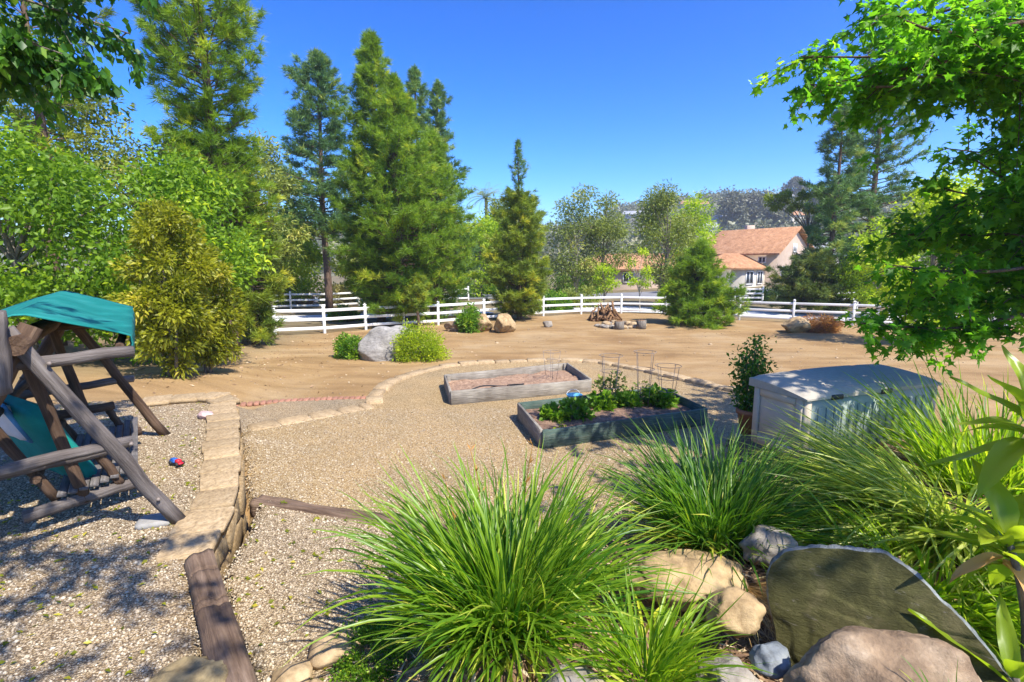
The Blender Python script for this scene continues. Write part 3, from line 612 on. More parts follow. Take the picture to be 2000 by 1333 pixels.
def walls(mb, c, e, q, L, Wd, z0, z1_, apex=None):
    c = np.array(c, float); e = np.array(e, float); q = np.array(q, float)
    A = [c + e * (sx * L / 2) + q * (sy * Wd / 2) for sx, sy in ((-1, -1), (1, -1), (1, 1), (-1, 1))]
    V = [np.array([*p[:2], z0]) for p in A] + [np.array([*p[:2], z1_]) for p in A]
    F = [[0, 1, 5, 4], [1, 2, 6, 5], [2, 3, 7, 6], [3, 0, 4, 7]]
    if apex:
        for sx, (i, j) in ((1, (5, 6)), (-1, (7, 4))):
            p = c + e * sx * L / 2; V.append(np.array([p[0], p[1], apex])); F.append([i, j, len(V) - 1])
    mb.add(V, F)
e1 = np.array([0.6, -0.8]); q1 = np.array([0.8, 0.6])        # ridge axis, and away from the camera
h = thing('house', 'two storey pinkish house with peach tiled roof beyond the white fence', 'house', (0, 0, 0))
K = np.array([29.6, 58.0]); cm = K - e1 * 5.5 + q1 * 4.2
mb = MB(); walls(mb, cm, e1, q1, 11, 8.4, 0.2, 4.55, 7.2); mb.build('wall', 'stucco_pink', h)
mb = MB(); gable_prism(mb, cm, e1, q1, 11, 8.4, 4.45, 7.55, hip=2.2, over=0.55); mb.build('roof', 'roof_tile', h)
cw = K - e1 * 4.2 - q1 * 2.6
mb = MB(); walls(mb, cw, -q1, e1, 5.0, 6.2, 0.2, 2.9); w_ = mb.build('wall', 'stucco_white', h); tag(w_, 'white wall of the low front wing')
mb = MB(); gable_prism(mb, cw - q1 * 0.1, q1, e1, 5.0, 6.2, 2.85, 4.5, hip=2.4, over=0.5); tag(mb.build('roof', 'roof_tile', h), 'lower hipped roof over the front wing')
house_window(h, (*(cw + e1 * 3.12 - q1 * 1.0), 1.75), q1, e1, 1.5, 1.4)
house_window(h, (*(cw + e1 * 3.12 + q1 * 1.2), 1.75), q1, e1, 1.1, 1.4)
house_window(h, (*(cm + e1 * 5.52 - q1 * 0.2), 5.1), q1, e1, 0.7, 0.9)
house_window(h, (*(cm + e1 * 5.52 - q1 * 2.4), 2.3), q1, e1, 1.5, 1.3)
house_window(h, (*(cm - q1 * 4.22 + e1 * 3.9), 3.75), e1, -q1, 0.8, 0.6)
mb = MB(); box(mb, 1.0, 0.8, 1.6, (*(cm - e1 * 1.0 + q1 * 1.5), 7.3), 0.05); mb.build('chimney', 'stucco_pink', h)
def small_house(label, c, e, L, Wd, z0, ze, za, wallm, roofm, group=None, hip=1.5, win=True):
    e = np.array(e, float); e /= np.linalg.norm(e); q = np.array([-e[1], e[0]])
    h = thing('house', label, 'house', (0, 0, 0), group=group)
    mb = MB(); walls(mb, c, e, q, L, Wd, z0, ze, za - 0.25); mb.build('wall', wallm, h)
    mb = MB(); gable_prism(mb, c, e, q, L, Wd, ze - 0.05, za, hip=hip, over=0.5); mb.build('roof', roofm, h)
    if win:
        for s_ in np.linspace(-0.32, 0.32, 3): house_window(h, (*(np.array(c) + e * L * s_ - q * (Wd / 2 + 0.02)), z0 + (ze - z0) * 0.6), e, -q, 1.2, 1.1)
    return h
small_house('low peach roofed house with pink walls half hidden by the airy trees', (13.8, 63.0), (1, -0.12), 12, 8, 0.2, 2.75, 4.5, 'stucco_pink', 'roof_tile', hip=3)
small_house('long house with pale grey roof behind the gable of the peach roofed house', (47, 84), (1, 0.1), 16, 8, 0.5, 5.4, 7.2, 'stucco_white', 'roof_grey')
HH = [(74, 208, 13, 'stucco_far', 'roof_grey', 'white walled hillside house with light grey roof just above the peach roof'),
      (40, 235, 12, 'stucco_pink', 'roof_tile', 'small terracotta roofed hillside house left of the dark grey trees'),
      (92, 222, 14, 'stucco_far', 'roof_grey', 'wide pale hillside house under the dark ridge trees'),
      (98, 285, 14, 'stucco_far', 'roof_tile', 'hillside house with tan roof high below the ridge'),
      (150, 300, 16, 'stucco_far', 'roof_grey', 'pale house near the hill crest right of the ridge trees'),
      (42, 285, 13, 'stucco_pink', 'roof_tile', 'pinkish house on the left shoulder of the hill'),
      (122, 235, 13, 'stucco_white', 'roof_tile', 'tan roofed house on the hillside behind the spreading dark pine'),
      (62, 262, 14, 'stucco_far', 'roof_grey', 'tiny white house on the hill beside the feathery tree top'),
      (112, 262, 12, 'stucco_far', 'roof_grey', 'small white house between the ridge trees and the right pines'),
      (-62, 250, 16, 'stucco_white', 'roof_grey', 'pale hillside house glimpsed between the pines on the left')]
for i, (x, y, L, wm, rm, lb) in enumerate(HH):
    z = float(hill_z(np.array([x]), np.array([y]))[0]); small_house(lb, (x, y), (1, [-.2, .25, .1, -.1][i % 4]), L, 8, z - 1.5, z + 3.2, z + 5.2, wm, rm, 'houses on the far hillside', win=i < 3)
#SPLIT2
# ------------------------------------------------------------------ stone wall, edging, steps, bricks, timbers
def along(pts, step, jit=0.0, seed=1):
    """points and headings spaced along a polyline: (x, y, heading, length)"""
    rr = random.Random(seed); P = np.array(pts, float); seg = np.hypot(*np.diff(P, axis=0).T); cum = np.concatenate([[0], np.cumsum(seg)]); out = []; s_ = 0
    while s_ < cum[-1] - step * 0.3:
        l = step * (1 + rr.uniform(-jit, jit)); l = min(l, cum[-1] - s_); m_ = s_ + l / 2
        a = [np.interp(s_, cum, P[:, i]) for i in (0, 1)]; b = [np.interp(s_ + l, cum, P[:, i]) for i in (0, 1)]
        out.append((*[np.interp(m_, cum, P[:, i]) for i in (0, 1)], math.atan2(b[1] - a[1], b[0] - a[0]), l)); s_ += l
    return out
STONES = [block_mesh('stone', 'sandstone', 1, 1, 1, s, 0.07) for s in range(5)]
CAPS = [block_mesh('stone', 'sandstone', 1, 1, 1, s + 30, 0.05, bev=0.045) for s in range(5)]
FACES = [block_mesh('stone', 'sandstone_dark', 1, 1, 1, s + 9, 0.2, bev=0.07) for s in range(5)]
def stones(parent, name, pts, step, width, height, ztop, variants, seed, off=0.0, jit=0.25, gap=0.93, zj=0.012, yaw=0.05):
    rr = random.Random(seed)
    for x, y, a, l in along(pts, step, jit, seed):
        x -= math.sin(a) * off; y += math.cos(a) * off
        o = link(name, rr.choice(variants), parent, (x, y, (ztop(x, y) if callable(ztop) else ztop) - height / 2 + rr.uniform(-zj, zj)), (rr.uniform(-.02, .02), rr.uniform(-.02, .02), a + rr.uniform(-yaw, yaw)))
        o.scale = (l * gap, width * rr.uniform(0.9, 1.08), height)
WALL = [(-2.16, 3.36), (-2.24, 3.62), (-2.36, 4.0), (-2.5, 4.42), (-2.8, 5.0), (-3.14, 5.6), (-3.45, 6.2), (-3.8, 6.8), (-4.1, 7.35)]
w_ = thing('retaining_wall', 'low curved sandstone retaining wall beside the log swing', 'wall')
stones(w_, 'capstone', WALL, 0.40, 0.34, 0.075, lambda x, y: 1.19 + 0.03 * float(sstep(3.4, 5.0, y)), CAPS, 3, off=0.15, zj=0.008)
stones(w_, 'capstone', [(-4.1, 7.35), (-4.5, 7.68), (-5.0, 7.6), (-5.5, 7.35)], 0.45, 0.38, 0.09, 1.23, CAPS, 4, off=0.08)
for i, (zt, st) in enumerate(((1.118, 0.25), (0.905, 0.33), (0.69, 0.3))):
    stones(w_, 'face_stone', WALL[(0 if i < 2 else 2):], st, 0.2, 0.2, zt, FACES, 11 + i, off=0.075, jit=0.45, zj=0.01, yaw=0.09)
EDGE = [(-2.58, 9.32), (-2.72, 9.95), (-2.72, 10.6), (-2.65, 11.25), (-2.25, 12.1), (-1.7, 12.9), (-0.85, 13.35), (0.2, 13.6), (1.2, 13.75), (2.32, 13.42), (3.22, 12.4), (3.87, 11.4), (4.6, 10.3), (5.4, 9.2), (6.6, 8.3)]
e_ = thing('garden_edging', 'curved row of tan sandstone blocks edging the gravel garden', 'edging')
stones(e_, 'edging_stone', EDGE, 0.52, 0.30, 0.34, 0.67, CAPS, 21, jit=0.22, gap=0.94, yaw=0.05)
s_ = thing('stone_step', 'tan sandstone step between the wall end and the curved edging', 'step')
stones(s_, 'step_stone', [(-4.2, 7.88), (-3.4, 8.55), (-2.62, 9.2)], 0.46, 0.42, 0.2, 0.635, STONES, 25, gap=0.985, jit=0.15, zj=0.004, yaw=0.02)
b_ = thing('brick_edging', 'row of red bricks set flush between gravel and dirt', 'edging')
BRK = block_mesh('brick', 'brick', 1, 1, 1, 4, 0.03)
for x, y, a, l in along([(-5.6, 9.75), (-4.7, 10.08), (-3.7, 10.28), (-2.75, 10.35)], 0.115, 0.05, 5):
    o = link('brick', BRK, b_, (x, y, 0.475 + max(0, z1(x, y) - 0.46) - 0.03), (0, 0, a + random.uniform(-.06, .06))); o.scale = (0.1, 0.21, 0.08)

def timber(name, label, p0, p1, w, h, seed, grooves=()):
    p0 = Vector(p0); p1 = Vector(p1); L = (p1 - p0).length; d = (p1 - p0).normalized()
    xs = np.unique(np.concatenate([np.linspace(-L / 2, L / 2, 46), [g + e for g in grooves for e in (-0.02, -0.004, 0.004, 0.02)]]))
    sec = []; nsec = 22
    for k in range(nsec):      # rounded square outline
        a = 2 * math.pi * (k + 0.5) / nsec; c, s2 = math.cos(a), math.sin(a); r = 1 / max(abs(c), abs(s2)); r = min(r, 1.22); sec.append((c * r * w / 2, s2 * r * h / 2))
    V = []
    for x in xs:
        g = max([0.03 * math.exp(-((x - q) / 0.008) ** 2) for q in grooves] + [0])
        for k, (y, z) in enumerate(sec):
            n_ = mnoise.fractal(Vector((x * 1.1 + seed, y * 14, z * 14)), 1, 2, 4) * 0.026
            cr_ = -0.022 * max(0, 1 - abs(y - 0.03 * math.sin(x * 2 + seed)) / 0.016) if z > 0 else 0
            V.append((x, y * (1 + n_ * 6), z + n_ + (cr_ - g if z > h * 0.2 else 0)))
    m_ = len(xs); i, j = np.meshgrid(np.arange(m_ - 1), np.arange(nsec), indexing='ij'); i = i.ravel(); j = j.ravel(); k = (j + 1) % nsec
    mb = MB(); mb.add(V, np.stack([i * nsec + j, (i + 1) * nsec + j, (i + 1) * nsec + k, i * nsec + k], 1)[:, ::-1])
    mb.f.append(np.array([np.arange(nsec)[::-1]])); mb.f.append(np.array([np.arange(nsec) + (m_ - 1) * nsec]))
    o = mb.build(name, 'tie_wood', None, loc=(p0 + p1) / 2, rot=(0, math.atan2(-d.z, math.hypot(d.x, d.y)), math.atan2(d.y, d.x)))
    return tag(o, label, 'timber')
timber('wooden_sleeper', 'weathered timber lying across the gravel as a step edge', (-2.42, 4.56, 0.945), (-0.35, 3.9, 0.945), 0.17, 0.18, 3)
timber('wooden_sleeper', 'cracked grooved timber running forward from the stone wall end', (-2.16, 3.27, 1.12), (-0.97, 1.72, 1.17), 0.175, 0.24, 8, (-0.72, -0.36, -0.28))

# ------------------------------------------------------------------ white fences
def fence(label, pts, post_h, rails, post_step=None, group=None, closed_ends=True):
    f = thing('rail_fence', label, 'fence', group=group)
    P = []
    for (x0, y0), (x1, y1) in zip(pts[:-1], pts[1:]):
        L = math.hypot(x1 - x0, y1 - y0); k = max(1, round(L / post_step)) if post_step else 1
        P += [(x0 + (x1 - x0) * t / k, y0 + (y1 - y0) * t / k) for t in range(k)]
    P.append(pts[-1])
    mb = MB(); box(mb, 0.12, 0.12, post_h + 0.3, (0, 0, (post_h - 0.3) / 2), 0.008); pm = mb.mesh('post', 'plain_white')
    mb = MB(); mb.add([(-.075, -.075, 0), (.075, -.075, 0), (.075, .075, 0), (-.075, .075, 0), (-.075, -.075, .03), (.075, -.075, .03), (.075, .075, .03), (-.075, .075, .03), (0, 0, .085)],
                      [[3, 2, 1, 0], [0, 1, 5, 4], [1, 2, 6, 5], [2, 3, 7, 6], [3, 0, 4, 7], [4, 5, 8], [5, 6, 8], [6, 7, 8], [7, 4, 8]]); capm = mb.mesh('cap', 'plain_white')
    mb = MB(); box(mb, 1, 0.045, 0.135, (0, 0, 0), 0.006); rm = mb.mesh('rail', 'plain_white')
    for i, (x, y) in enumerate(P):
        z = z1(x, y); a = math.atan2(P[min(i + 1, len(P) - 1)][1] - P[max(i - 1, 0)][1], P[min(i + 1, len(P) - 1)][0] - P[max(i - 1, 0)][0])
        po = link('post', pm, f, (x, y, z), (random.uniform(-.012, .012), random.uniform(-.012, .012), a)); link('cap', capm, po, (0, 0, post_h + 0.002))
        if i:
            xp, yp = P[i - 1]; zp = z1(xp, yp); L = math.hypot(x - xp, y - yp)
            for r in rails:
                o = link('rail', rm, f, ((x + xp) / 2, (y + yp) / 2, (z + zp) / 2 + r), (0, -math.atan2(z - zp, L), math.atan2(y - yp, x - xp))); o.scale = (L - 0.115, 1, 1)
    return f
FG = None
fence('white three rail fence curving along the back of the dirt yard', [(-15.2, 17.2), (-12.6, 19.9), (-10.4, 22.25), (-8.75, 23.7), (-7.25, 25.2), (-5.6, 26.3), (-3.95, 27.2), (-1.6, 29.1), (0.3, 30.7), (1.95, 31.95), (4.5, 33.3), (7.2, 33.7), (10.0, 33.2), (11.7, 31.6), (13.25, 29.75), (15.6, 28.3), (18.0, 26.9), (20.6, 25.6), (23.5, 24.2)], 1.22, (0.24, 0.65, 1.06), 2.6)
fence('white three rail fence further back on the left, across the lane', [(-21.5, 33.2), (-18.6, 35.2), (-16.0, 37.0), (-13.7, 37.9), (-11.7, 39.2), (-9.2, 41.0), (-6.4, 43.4), (-4.9, 45.0), (-3.9, 45.8)], 1.22, (0.24, 0.65, 1.06))
fence('short white four rail gate panel in front of the peach roofed house', [(17.6, 40.5), (19.7, 40.3)], 1.35, (0.2, 0.53, 0.86, 1.2))
fence('white rail fence far right behind the dark spreading pine', [(22.0, 36.5), (24.4, 36.2), (26.8, 36.0), (29.2, 35.8), (31.6, 35.6)], 1.4, (0.3, 0.75, 1.2))

# ------------------------------------------------------------------ log swing
Z0 = 1.165
SN = np.array([-3.14, 3.22, 0.0]); SU = np.array([-0.586, 0.81, 0]); SVv = np.array([0.6, 0.8, 0])
def sp(a, b, z): return SN + SU * a + SVv * b + np.array([0, 0, z])
ALOG = 2.62
def log(parent, name, p, q, r0, r1=None, mat='log_grey', seed=0, n=11):
    p = Vector(p); q = Vector(q); d = q - p; L = d.length; r1 = r1 or r0
    t = np.linspace(0, 1, 9); pts = np.stack([0 * t, 0 * t, t * L], 1)
    pts[1:-1, :2] += np.random.default_rng(seed).normal(0, r0 * 0.09, (7, 2))
    mb = MB(); tube(mb, pts, r0 + (r1 - r0) * t, n, True, 0.16, seed * 3.7)
    o = mb.build(name, mat, parent, smooth=True, loc=p); o.rotation_mode = 'QUATERNION'; o.rotation_quaternion = d.to_track_quat('Z', 'Y')
    for f in o.data.polygons:
        if len(f.vertices) > 4: f.use_smooth = False
    return o
sw = thing('log_swing', 'weathered log swing stand with a teal canvas canopy', 'garden swing')
for k, a in enumerate((0.0, ALOG)):
    mm = 'log_grey' if k == 0 else 'log_brown'
    log(sw, 'leg', sp(a, 0.8, Z0 - 0.03), sp(a, -0.05, 2.80), 0.052, 0.046, mm, 2 + k)
    log(sw, 'leg', sp(a + 0.1, -0.85, Z0 - 0.03), sp(a + 0.1, 0.06, 2.80), 0.066, 0.06, 'log_brown', 5 + k)
    log(sw, 'crossbar', sp(a + 0.02, -0.56, 1.9), sp(a + 0.02, 0.53, 1.9), 0.043, 0.04, 'log_grey', 8 + k, n=9)
log(sw, 'ridge_beam', sp(-0.12, 0.0, 2.70), sp(ALOG + 0.2, 0.0, 2.70), 0.062, 0.058, 'log_brown', 12)
for k, a in enumerate((0.08, ALOG - 0.05)):
    log(sw, 'canopy_beam', sp(a, -0.75, 2.56), sp(a, 0.60, 2.56), 0.043, 0.043, 'log_grey' if k == 0 else 'log_brown', 14 + k, n=9)
log(sw, 'canopy_rail', sp(0.1, 0.52, 2.595), sp(ALOG, 0.52, 2.595), 0.03, 0.03, 'log_brown', 17, n=8)
log(sw, 'canopy_rail', sp(-0.05, -0.68, 2.575), sp(ALOG, -0.68, 2.575), 0.03, 0.03, 'log_brown', 18, n=8)
log(sw, 'post', sp(-0.12, -0.12, 2.42), sp(-0.12, -0.10, 2.92), 0.085, 0.08, 'log_grey', 19)
for (a, b, z) in ((-0.06, 0.53, 1.90), (-0.06, 0.66, 1.42), (-0.06, 0.14, 2.56), (0.0, 0.02, 2.72)):
    mb = MB(); tube(mb, [sp(a - 0.012, b, z), sp(a + 0.03, b, z)], 0.013, 8); mb.build('bolt', 'wire', sw)
# canopy cloth: ridge to both eaves, sagging between the beams, with a valance on the yard side
na, nb = 25, 21; V = []
for i in range(na):
    a = 0.12 + (ALOG + 0.0) * i / (na - 1); fa = i / (na - 1)
    for j in range(nb):
        b = -0.66 + 1.26 * j / (nb - 1); k = 1 - abs(b) / 0.66
        z = 2.635 + 0.25 * max(k, 0) ** 0.85 + 0.05 * fa
        z -= 0.035 * math.sin(math.pi * fa) * (1 - abs(2 * k - 1)) + 0.012 * math.sin(a * 9 + b * 6) * (1 - k) + 0.012 * mnoise.noise(Vector((a * 2.2, b * 4, 1)))
        V.append(sp(a, b, z))
    for j in range(1, 4):
        V.append(sp(a, 0.60 + 0.012 * math.sin(a * 11 + j), V[i * (nb + 3) + nb - 1][2] - 0.05 * j - 0.01 * math.sin(a * 7)))
V = np.array(V); v = np.arange(len(V)).reshape(na, nb + 3)
mb = MB(); mb.add(V, np.stack([v[:-1, :-1], v[:-1, 1:], v[1:, 1:], v[1:, :-1]], -1).reshape(-1, 4))
cl = mb.build('canopy', 'canvas_teal', sw, smooth=True); sm = cl.modifiers.new('thickness', 'SOLIDIFY'); sm.thickness = 0.008

bn = thing('swing_bench', 'hanging log bench with slatted seat under the teal canopy', 'swing seat')
A0, A1 = 0.72, 2.38
for k, a in enumerate((A0, A1)):
    mm = 'log_grey' if k == 0 else 'log_brown'
    log(bn, 'hanger', sp(a, -0.12, 2.66), sp(a, 0.16, 1.30), 0.04, 0.045, 'log_brown', 30 + k, n=9)
    log(bn, 'armrest', sp(a - 0.03, -0.62, 1.69), sp(a - 0.03, 0.33, 1.69), 0.048, 0.045, mm, 33 + k, n=9)
    log(bn, 'base_log', sp(a, -0.22, 1.31), sp(a, 0.55, 1.34), 0.052, 0.05, mm, 36 + k, n=9)
    log(bn, 'arm_post', sp(a, 0.27, 1.67), sp(a, 0.40, 1.36), 0.035, 0.035, 'log_brown', 39 + k, n=8)
    log(bn, 'back_post', sp(a + 0.05, -0.02, 1.36), sp(a + 0.05, -0.36, 2.12), 0.036, 0.034, 'log_brown', 42 + k, n=8)
log(bn, 'back_rail', sp(A0 - 0.08, -0.34, 2.06), sp(A1 + 0.1, -0.34, 2.06), 0.034, 0.034, 'log_brown', 45, n=8)
log(bn, 'back_rail', sp(A0 - 0.02, -0.12, 1.58), sp(A1 + 0.1, -0.12, 1.58), 0.034, 0.034, 'log_brown', 46, n=8)
ang = math.atan2(SU[1], SU[0])
mb = MB(); box(mb, A1 - A0 + 0.12, 0.058, 0.024, (0, 0, 0), 0.005); slm = mb.mesh('seat_slat', 'slat_wood')
for i in range(8):
    b = 0.02 + 0.069 * i; p = sp((A0 + A1) / 2, b, 1.415 + 0.010 * i - 0.02 * math.sin(i * 0.45)); link('seat_slat', slm, bn, p, (0.12, 0, ang))

def cushion_mesh(name, mat, L, Wd, T, seed, pw=2.6):
    bm = bmesh.new(); bmesh.ops.create_cube(bm, size=2); bmesh.ops.subdivide_edges(bm, edges=bm.edges[:], cuts=9, use_grid_fill=True)
    V, F = bm_arr(bm); x, y, z = V.T
    k = np.clip(1 - np.maximum(np.abs(x), np.abs(y)) ** 4, 0, 1); rr_ = (np.abs(x) ** pw + np.abs(y) ** pw) ** (1 / pw); f = np.where(rr_ > 1, 1 / np.maximum(rr_, 1e-6), 1)
    n_ = np.array([mnoise.noise(Vector((a * 2 + seed, b * 2, c))) for a, b, c in V]) * 0.12
    V = np.stack([x * f * L / 2, y * f * Wd / 2, z * T / 2 * (0.35 + 0.65 * k ** 0.5) * (1 + n_)], 1); mb = MB(); mb.add(V, F); return mb.mesh(name, mat, True)
def lay(o, p, xax, yax):
    X_ = Vector(xax).normalized(); Y_ = Vector(yax); Y_ = (Y_ - X_ * Y_.dot(X_)).normalized(); Z_ = X_.cross(Y_)
    M = Matrix((X_, Y_, Z_)).transposed().to_4x4(); M.translation = Vector(p); o.matrix_world = M; return o
CU = np.array([-0.873, 0.486, 0]); CB = np.array([-0.2, -0.98, 0]); back = CB * 0.42 + np.array([0, 0, 0.9])
o = lay(link('seat_cushion', cushion_mesh('seat_cushion', 'cushion_teal', 1.2, 0.86, 0.19, 2, 6)), (-4.12, 4.28, 1.72), CU, back)
tag(o, 'thick teal cushion leaning against the back of the swing bench', 'cushion')
pl = thing('throw_pillow', 'white throw pillow with blue border on the teal cushion', 'pillow', (0, 0, 0))
lay(pl, (-4.18, 4.09, 1.93), CU, back)
link('pillow_cover', cushion_mesh('pillow_cover', 'pillow_white', 0.44, 0.36, 0.10, 5, 7), pl)
mb = MB(); q = [(-.22, -.18), (.22, -.18), (.22, .18), (-.22, .18), (-.22, -.18)]
for (x0, y0), (x1, y1) in zip(q[:-1], q[1:]): tube(mb, [(x0, y0, 0), (x1, y1, 0)], 0.022, 8)
mb.build('border', 'pillow_blue', pl, smooth=True)
tag(link('foot_pad', block_mesh('foot_pad', 'concrete_pad', 0.26, 0.2, 0.05, 3, 0.05), None, (-2.84, 3.84, 1.175), (0, 0, 0.4)), 'pale flat stone pad at the foot of the near swing leg', 'paving stone')
# toy truck lying on the gravel
ty = thing('toy_truck', 'small blue and red plastic toy on the gravel by the swing', 'toy', (-3.42, 4.98, 1.18), -0.5); ty.scale = (0.62, 0.62, 0.62)
mb = MB(); box(mb, 0.13, 0.09, 0.05, (-0.07, 0, 0.055), 0.012); box(mb, 0.11, 0.075, 0.02, (-0.07, 0, 0.088), 0.008); mb.build('bed', 'toy_blue', ty)
mb = MB(); box(mb, 0.09, 0.085, 0.075, (0.055, 0, 0.068), 0.018); box(mb, 0.06, 0.08, 0.035, (0.115, 0, 0.045), 0.012); mb.build('cab', 'toy_red', ty)
for x in (-0.09, 0.09):
    for y in (-0.05, 0.05):
        mb = MB(); tube(mb, [(x, y - 0.014, 0.032), (x, y + 0.014, 0.032)], 0.032, 14); mb.build('wheel', 'dark_plastic', ty)
rock('stone', 'pink_rock', (0.12, 0.09, 0.07), (-4.1, 6.62, 1.2), 31, 'small pinkish stone on the gravel near the wall end', 'stone', sub=3)

# ------------------------------------------------------------------ raised beds
def bed(name, label, corners, ztop, hgt, mats, soil, soil_z, seed):
    b = thing(name, label, 'planter')
    for i in range(4):
        p = np.array(corners[i]); q = np.array(corners[(i + 1) % 4]); d = q - p; L = np.hypot(*d); a = math.atan2(d[1], d[0]); nrm = np.array([d[1], -d[0]]) / L
        for kk, (zz, hh) in enumerate(((ztop - hgt * 0.25, hgt * 0.49), (ztop - hgt * 0.75, hgt * 0.49))) if False else ((0, (ztop - hgt / 2, hgt)),):
            mb = MB(); V, F = bm_arr(box_bm(L - (0.0 if i % 2 == 0 else 0.085), 0.042, hh, 0.005)); mb.add(V, F)
            c = (p + q) / 2; o = mb.build('board', mats[i], b, loc=(c[0], c[1], zz + (0.004 if i % 2 else 0)), rot=(random.uniform(-.02, .02), random.uniform(-.006, .006), a))
    for i in range(4):
        c = np.array(corners[i]); ctr = np.mean(np.array(corners), 0); d = (ctr - c); d /= np.hypot(*d); mb = MB(); box(mb, 0.075, 0.075, hgt, (0, 0, 0), 0.004)
        a = math.atan2(*(np.array(corners[1]) - np.array(corners[0]))[::-1]); mb.build('corner_post', mats[0], b, loc=(*(c + d * 0.085), ztop - hgt / 2 - 0.012), rot=(0, 0, a))
    n = 36; C = np.array(corners); V = []
    for i in range(n):
        for j in range(n):
            u, v = i / (n - 1), j / (n - 1); u = 0.012 + u * 0.976; v = 0.02 + v * 0.96
            p = (C[0] * (1 - u) + C[1] * u) * (1 - v) + (C[3] * (1 - u) + C[2] * u) * v
            V.append((p[0], p[1], soil_z + 0.05 * mnoise.fractal(Vector((p[0] * 2.2, p[1] * 2.2, seed)), 1, 2, 5)))
    v = np.arange(n * n).reshape(n, n); mb = MB(); mb.add(V, np.stack([v[:-1, :-1], v[1:, :-1], v[1:, 1:], v[:-1, 1:]], -1).reshape(-1, 4))
    mb.build('soil', soil, b, smooth=True); return b
B1 = [(-1.14, 9.26), (1.63, 10.29), (1.31, 12.06), (-1.44, 10.7)]
B2 = [(0.43, 6.96), (3.17, 8.07), (2.85, 9.54), (0.1, 8.42)]
bed('raised_bed', 'grey timber raised bed of bare soil behind the planted one', B1, 0.87, 0.27, ['board_grey'] * 4, 'bed_soil_pale', 0.72, 1)
bed('raised_bed', 'green sided timber raised bed with vegetables growing in it', B2, 0.885, 0.28, ['board_green', 'board_green', 'board_green', 'board_grey'], 'bed_soil', 0.76, 2)
mb = MB(); t = np.linspace(0, 1, 60)
hp = np.stack([np.interp(t, [0, .25, .5, .7, .85, 1], [-0.85, -0.5, -0.1, 0.25, 0.2, -0.1]), np.interp(t, [0, .25, .5, .7, .85, 1], [9.7, 10.0, 10.35, 10.3, 10.05, 10.1]), 0.765 + 0.05 * np.sin(t * 9)], 1)
for _ in range(3): hp[1:-1] = (hp[:-2] + hp[1:-1] * 2 + hp[2:]) / 4
tube(mb, hp, 0.014, 7); tag(mb.build('hose', 'dark_plastic', smooth=True), 'black irrigation hose looped on the soil of the bare bed', 'hose')
def cage(label, x, y, z, h, r0, r1):
    c = thing('tomato_cage', label, 'tomato cage', (x, y, z), random.uniform(0, 1), 'wire tomato cages in the beds')
    for k in range(3):
        zz = h * (0.35 + 0.325 * k); r = r0 + (r1 - r0) * zz / h; a = np.linspace(0, 2 * np.pi, 25); mb = MB(); tube(mb, np.stack([np.cos(a) * r, np.sin(a) * r, 0 * a + zz], 1), 0.0048, 5, False); mb.build('ring', 'wire', c)
    for k in range(4):
        a = k * math.pi / 2; mb = MB(); tube(mb, [(math.cos(a) * r0 * 0.8, math.sin(a) * r0 * 0.8, -0.1), (math.cos(a) * r1, math.sin(a) * r1, h)], 0.0048, 5); mb.build('stake', 'wire', c)
cage('wire tomato cage over the leafy plants at the back left of the green bed', 1.72, 8.75, 0.78, 0.86, 0.12, 0.2)
cage('tallest wire tomato cage, at the back middle of the green bed', 2.3, 8.72, 0.78, 0.93, 0.13, 0.19)
cage('low wide wire tomato cage at the right end of the green bed', 2.72, 8.75, 0.78, 0.68, 0.13, 0.22)
cage('faint thin wire cage standing in the bare soil bed', 0.86, 10.9, 0.72, 0.62, 0.12, 0.19)
# small tipped bucket between the beds
bk = thing('bucket', 'small light blue plastic bucket behind the vegetable leaves', 'bucket', (1.13, 9.0, 0.62), 0.4)
mb = MB(); lathe(mb, [(0.0, 0.0), (0.10, 0.0), (0.135, 0.24), (0.145, 0.245), (0.145, 0.26), (0.128, 0.26), (0.095, 0.02), (0, 0.02)], 24); mb.build('bucket_body', 'light_blue_plastic', bk, smooth=True)
a = np.linspace(0.15, math.pi - 0.15, 17); mb = MB(); tube(mb, np.stack([np.cos(a) * 0.14, 0.06 + 0 * a, 0.24 + np.sin(a) * 0.1], 1), 0.005, 6); mb.build('handle', 'plain_white', bk)

# ------------------------------------------------------------------ deck box and potted plant
bx = thing('deck_box', 'large resin storage box with blue grey lid behind the grasses', 'storage box', (3.75, 5.61, 1.22), math.atan2(0.70, 1.93))
LX, LY, HZ_ = 1.98, 0.68, 0.66
def panel(name, mat, sx, sy, sz, loc, bev=0.012): mb = MB(); box(mb, sx, sy, sz, (0, 0, 0), bev); return mb.build(name, mat, bx, loc=loc)
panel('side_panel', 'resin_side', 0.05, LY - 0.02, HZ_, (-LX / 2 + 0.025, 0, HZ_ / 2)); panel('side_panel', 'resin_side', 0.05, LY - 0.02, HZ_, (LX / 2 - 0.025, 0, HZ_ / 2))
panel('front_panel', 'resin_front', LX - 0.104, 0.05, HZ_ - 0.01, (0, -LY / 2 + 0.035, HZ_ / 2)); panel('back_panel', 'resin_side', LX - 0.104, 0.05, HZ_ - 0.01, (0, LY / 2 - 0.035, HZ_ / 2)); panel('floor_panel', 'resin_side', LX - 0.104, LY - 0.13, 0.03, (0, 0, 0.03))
for sx in (-1, 1):      # raised frame round the sunken side panel
    mb = MB()
    for (y, z, w2, h2) in ((-0.27, 0.34, 0.08, 0.60), (0.27, 0.34, 0.08, 0.60), (0, 0.60, 0.456, 0.08), (0, 0.08, 0.456, 0.10)): box(mb, 0.03, w2, h2, (sx * (LX / 2 + 0.008), y, z), 0.008)
    mb.build('side_frame', 'resin_side', bx)
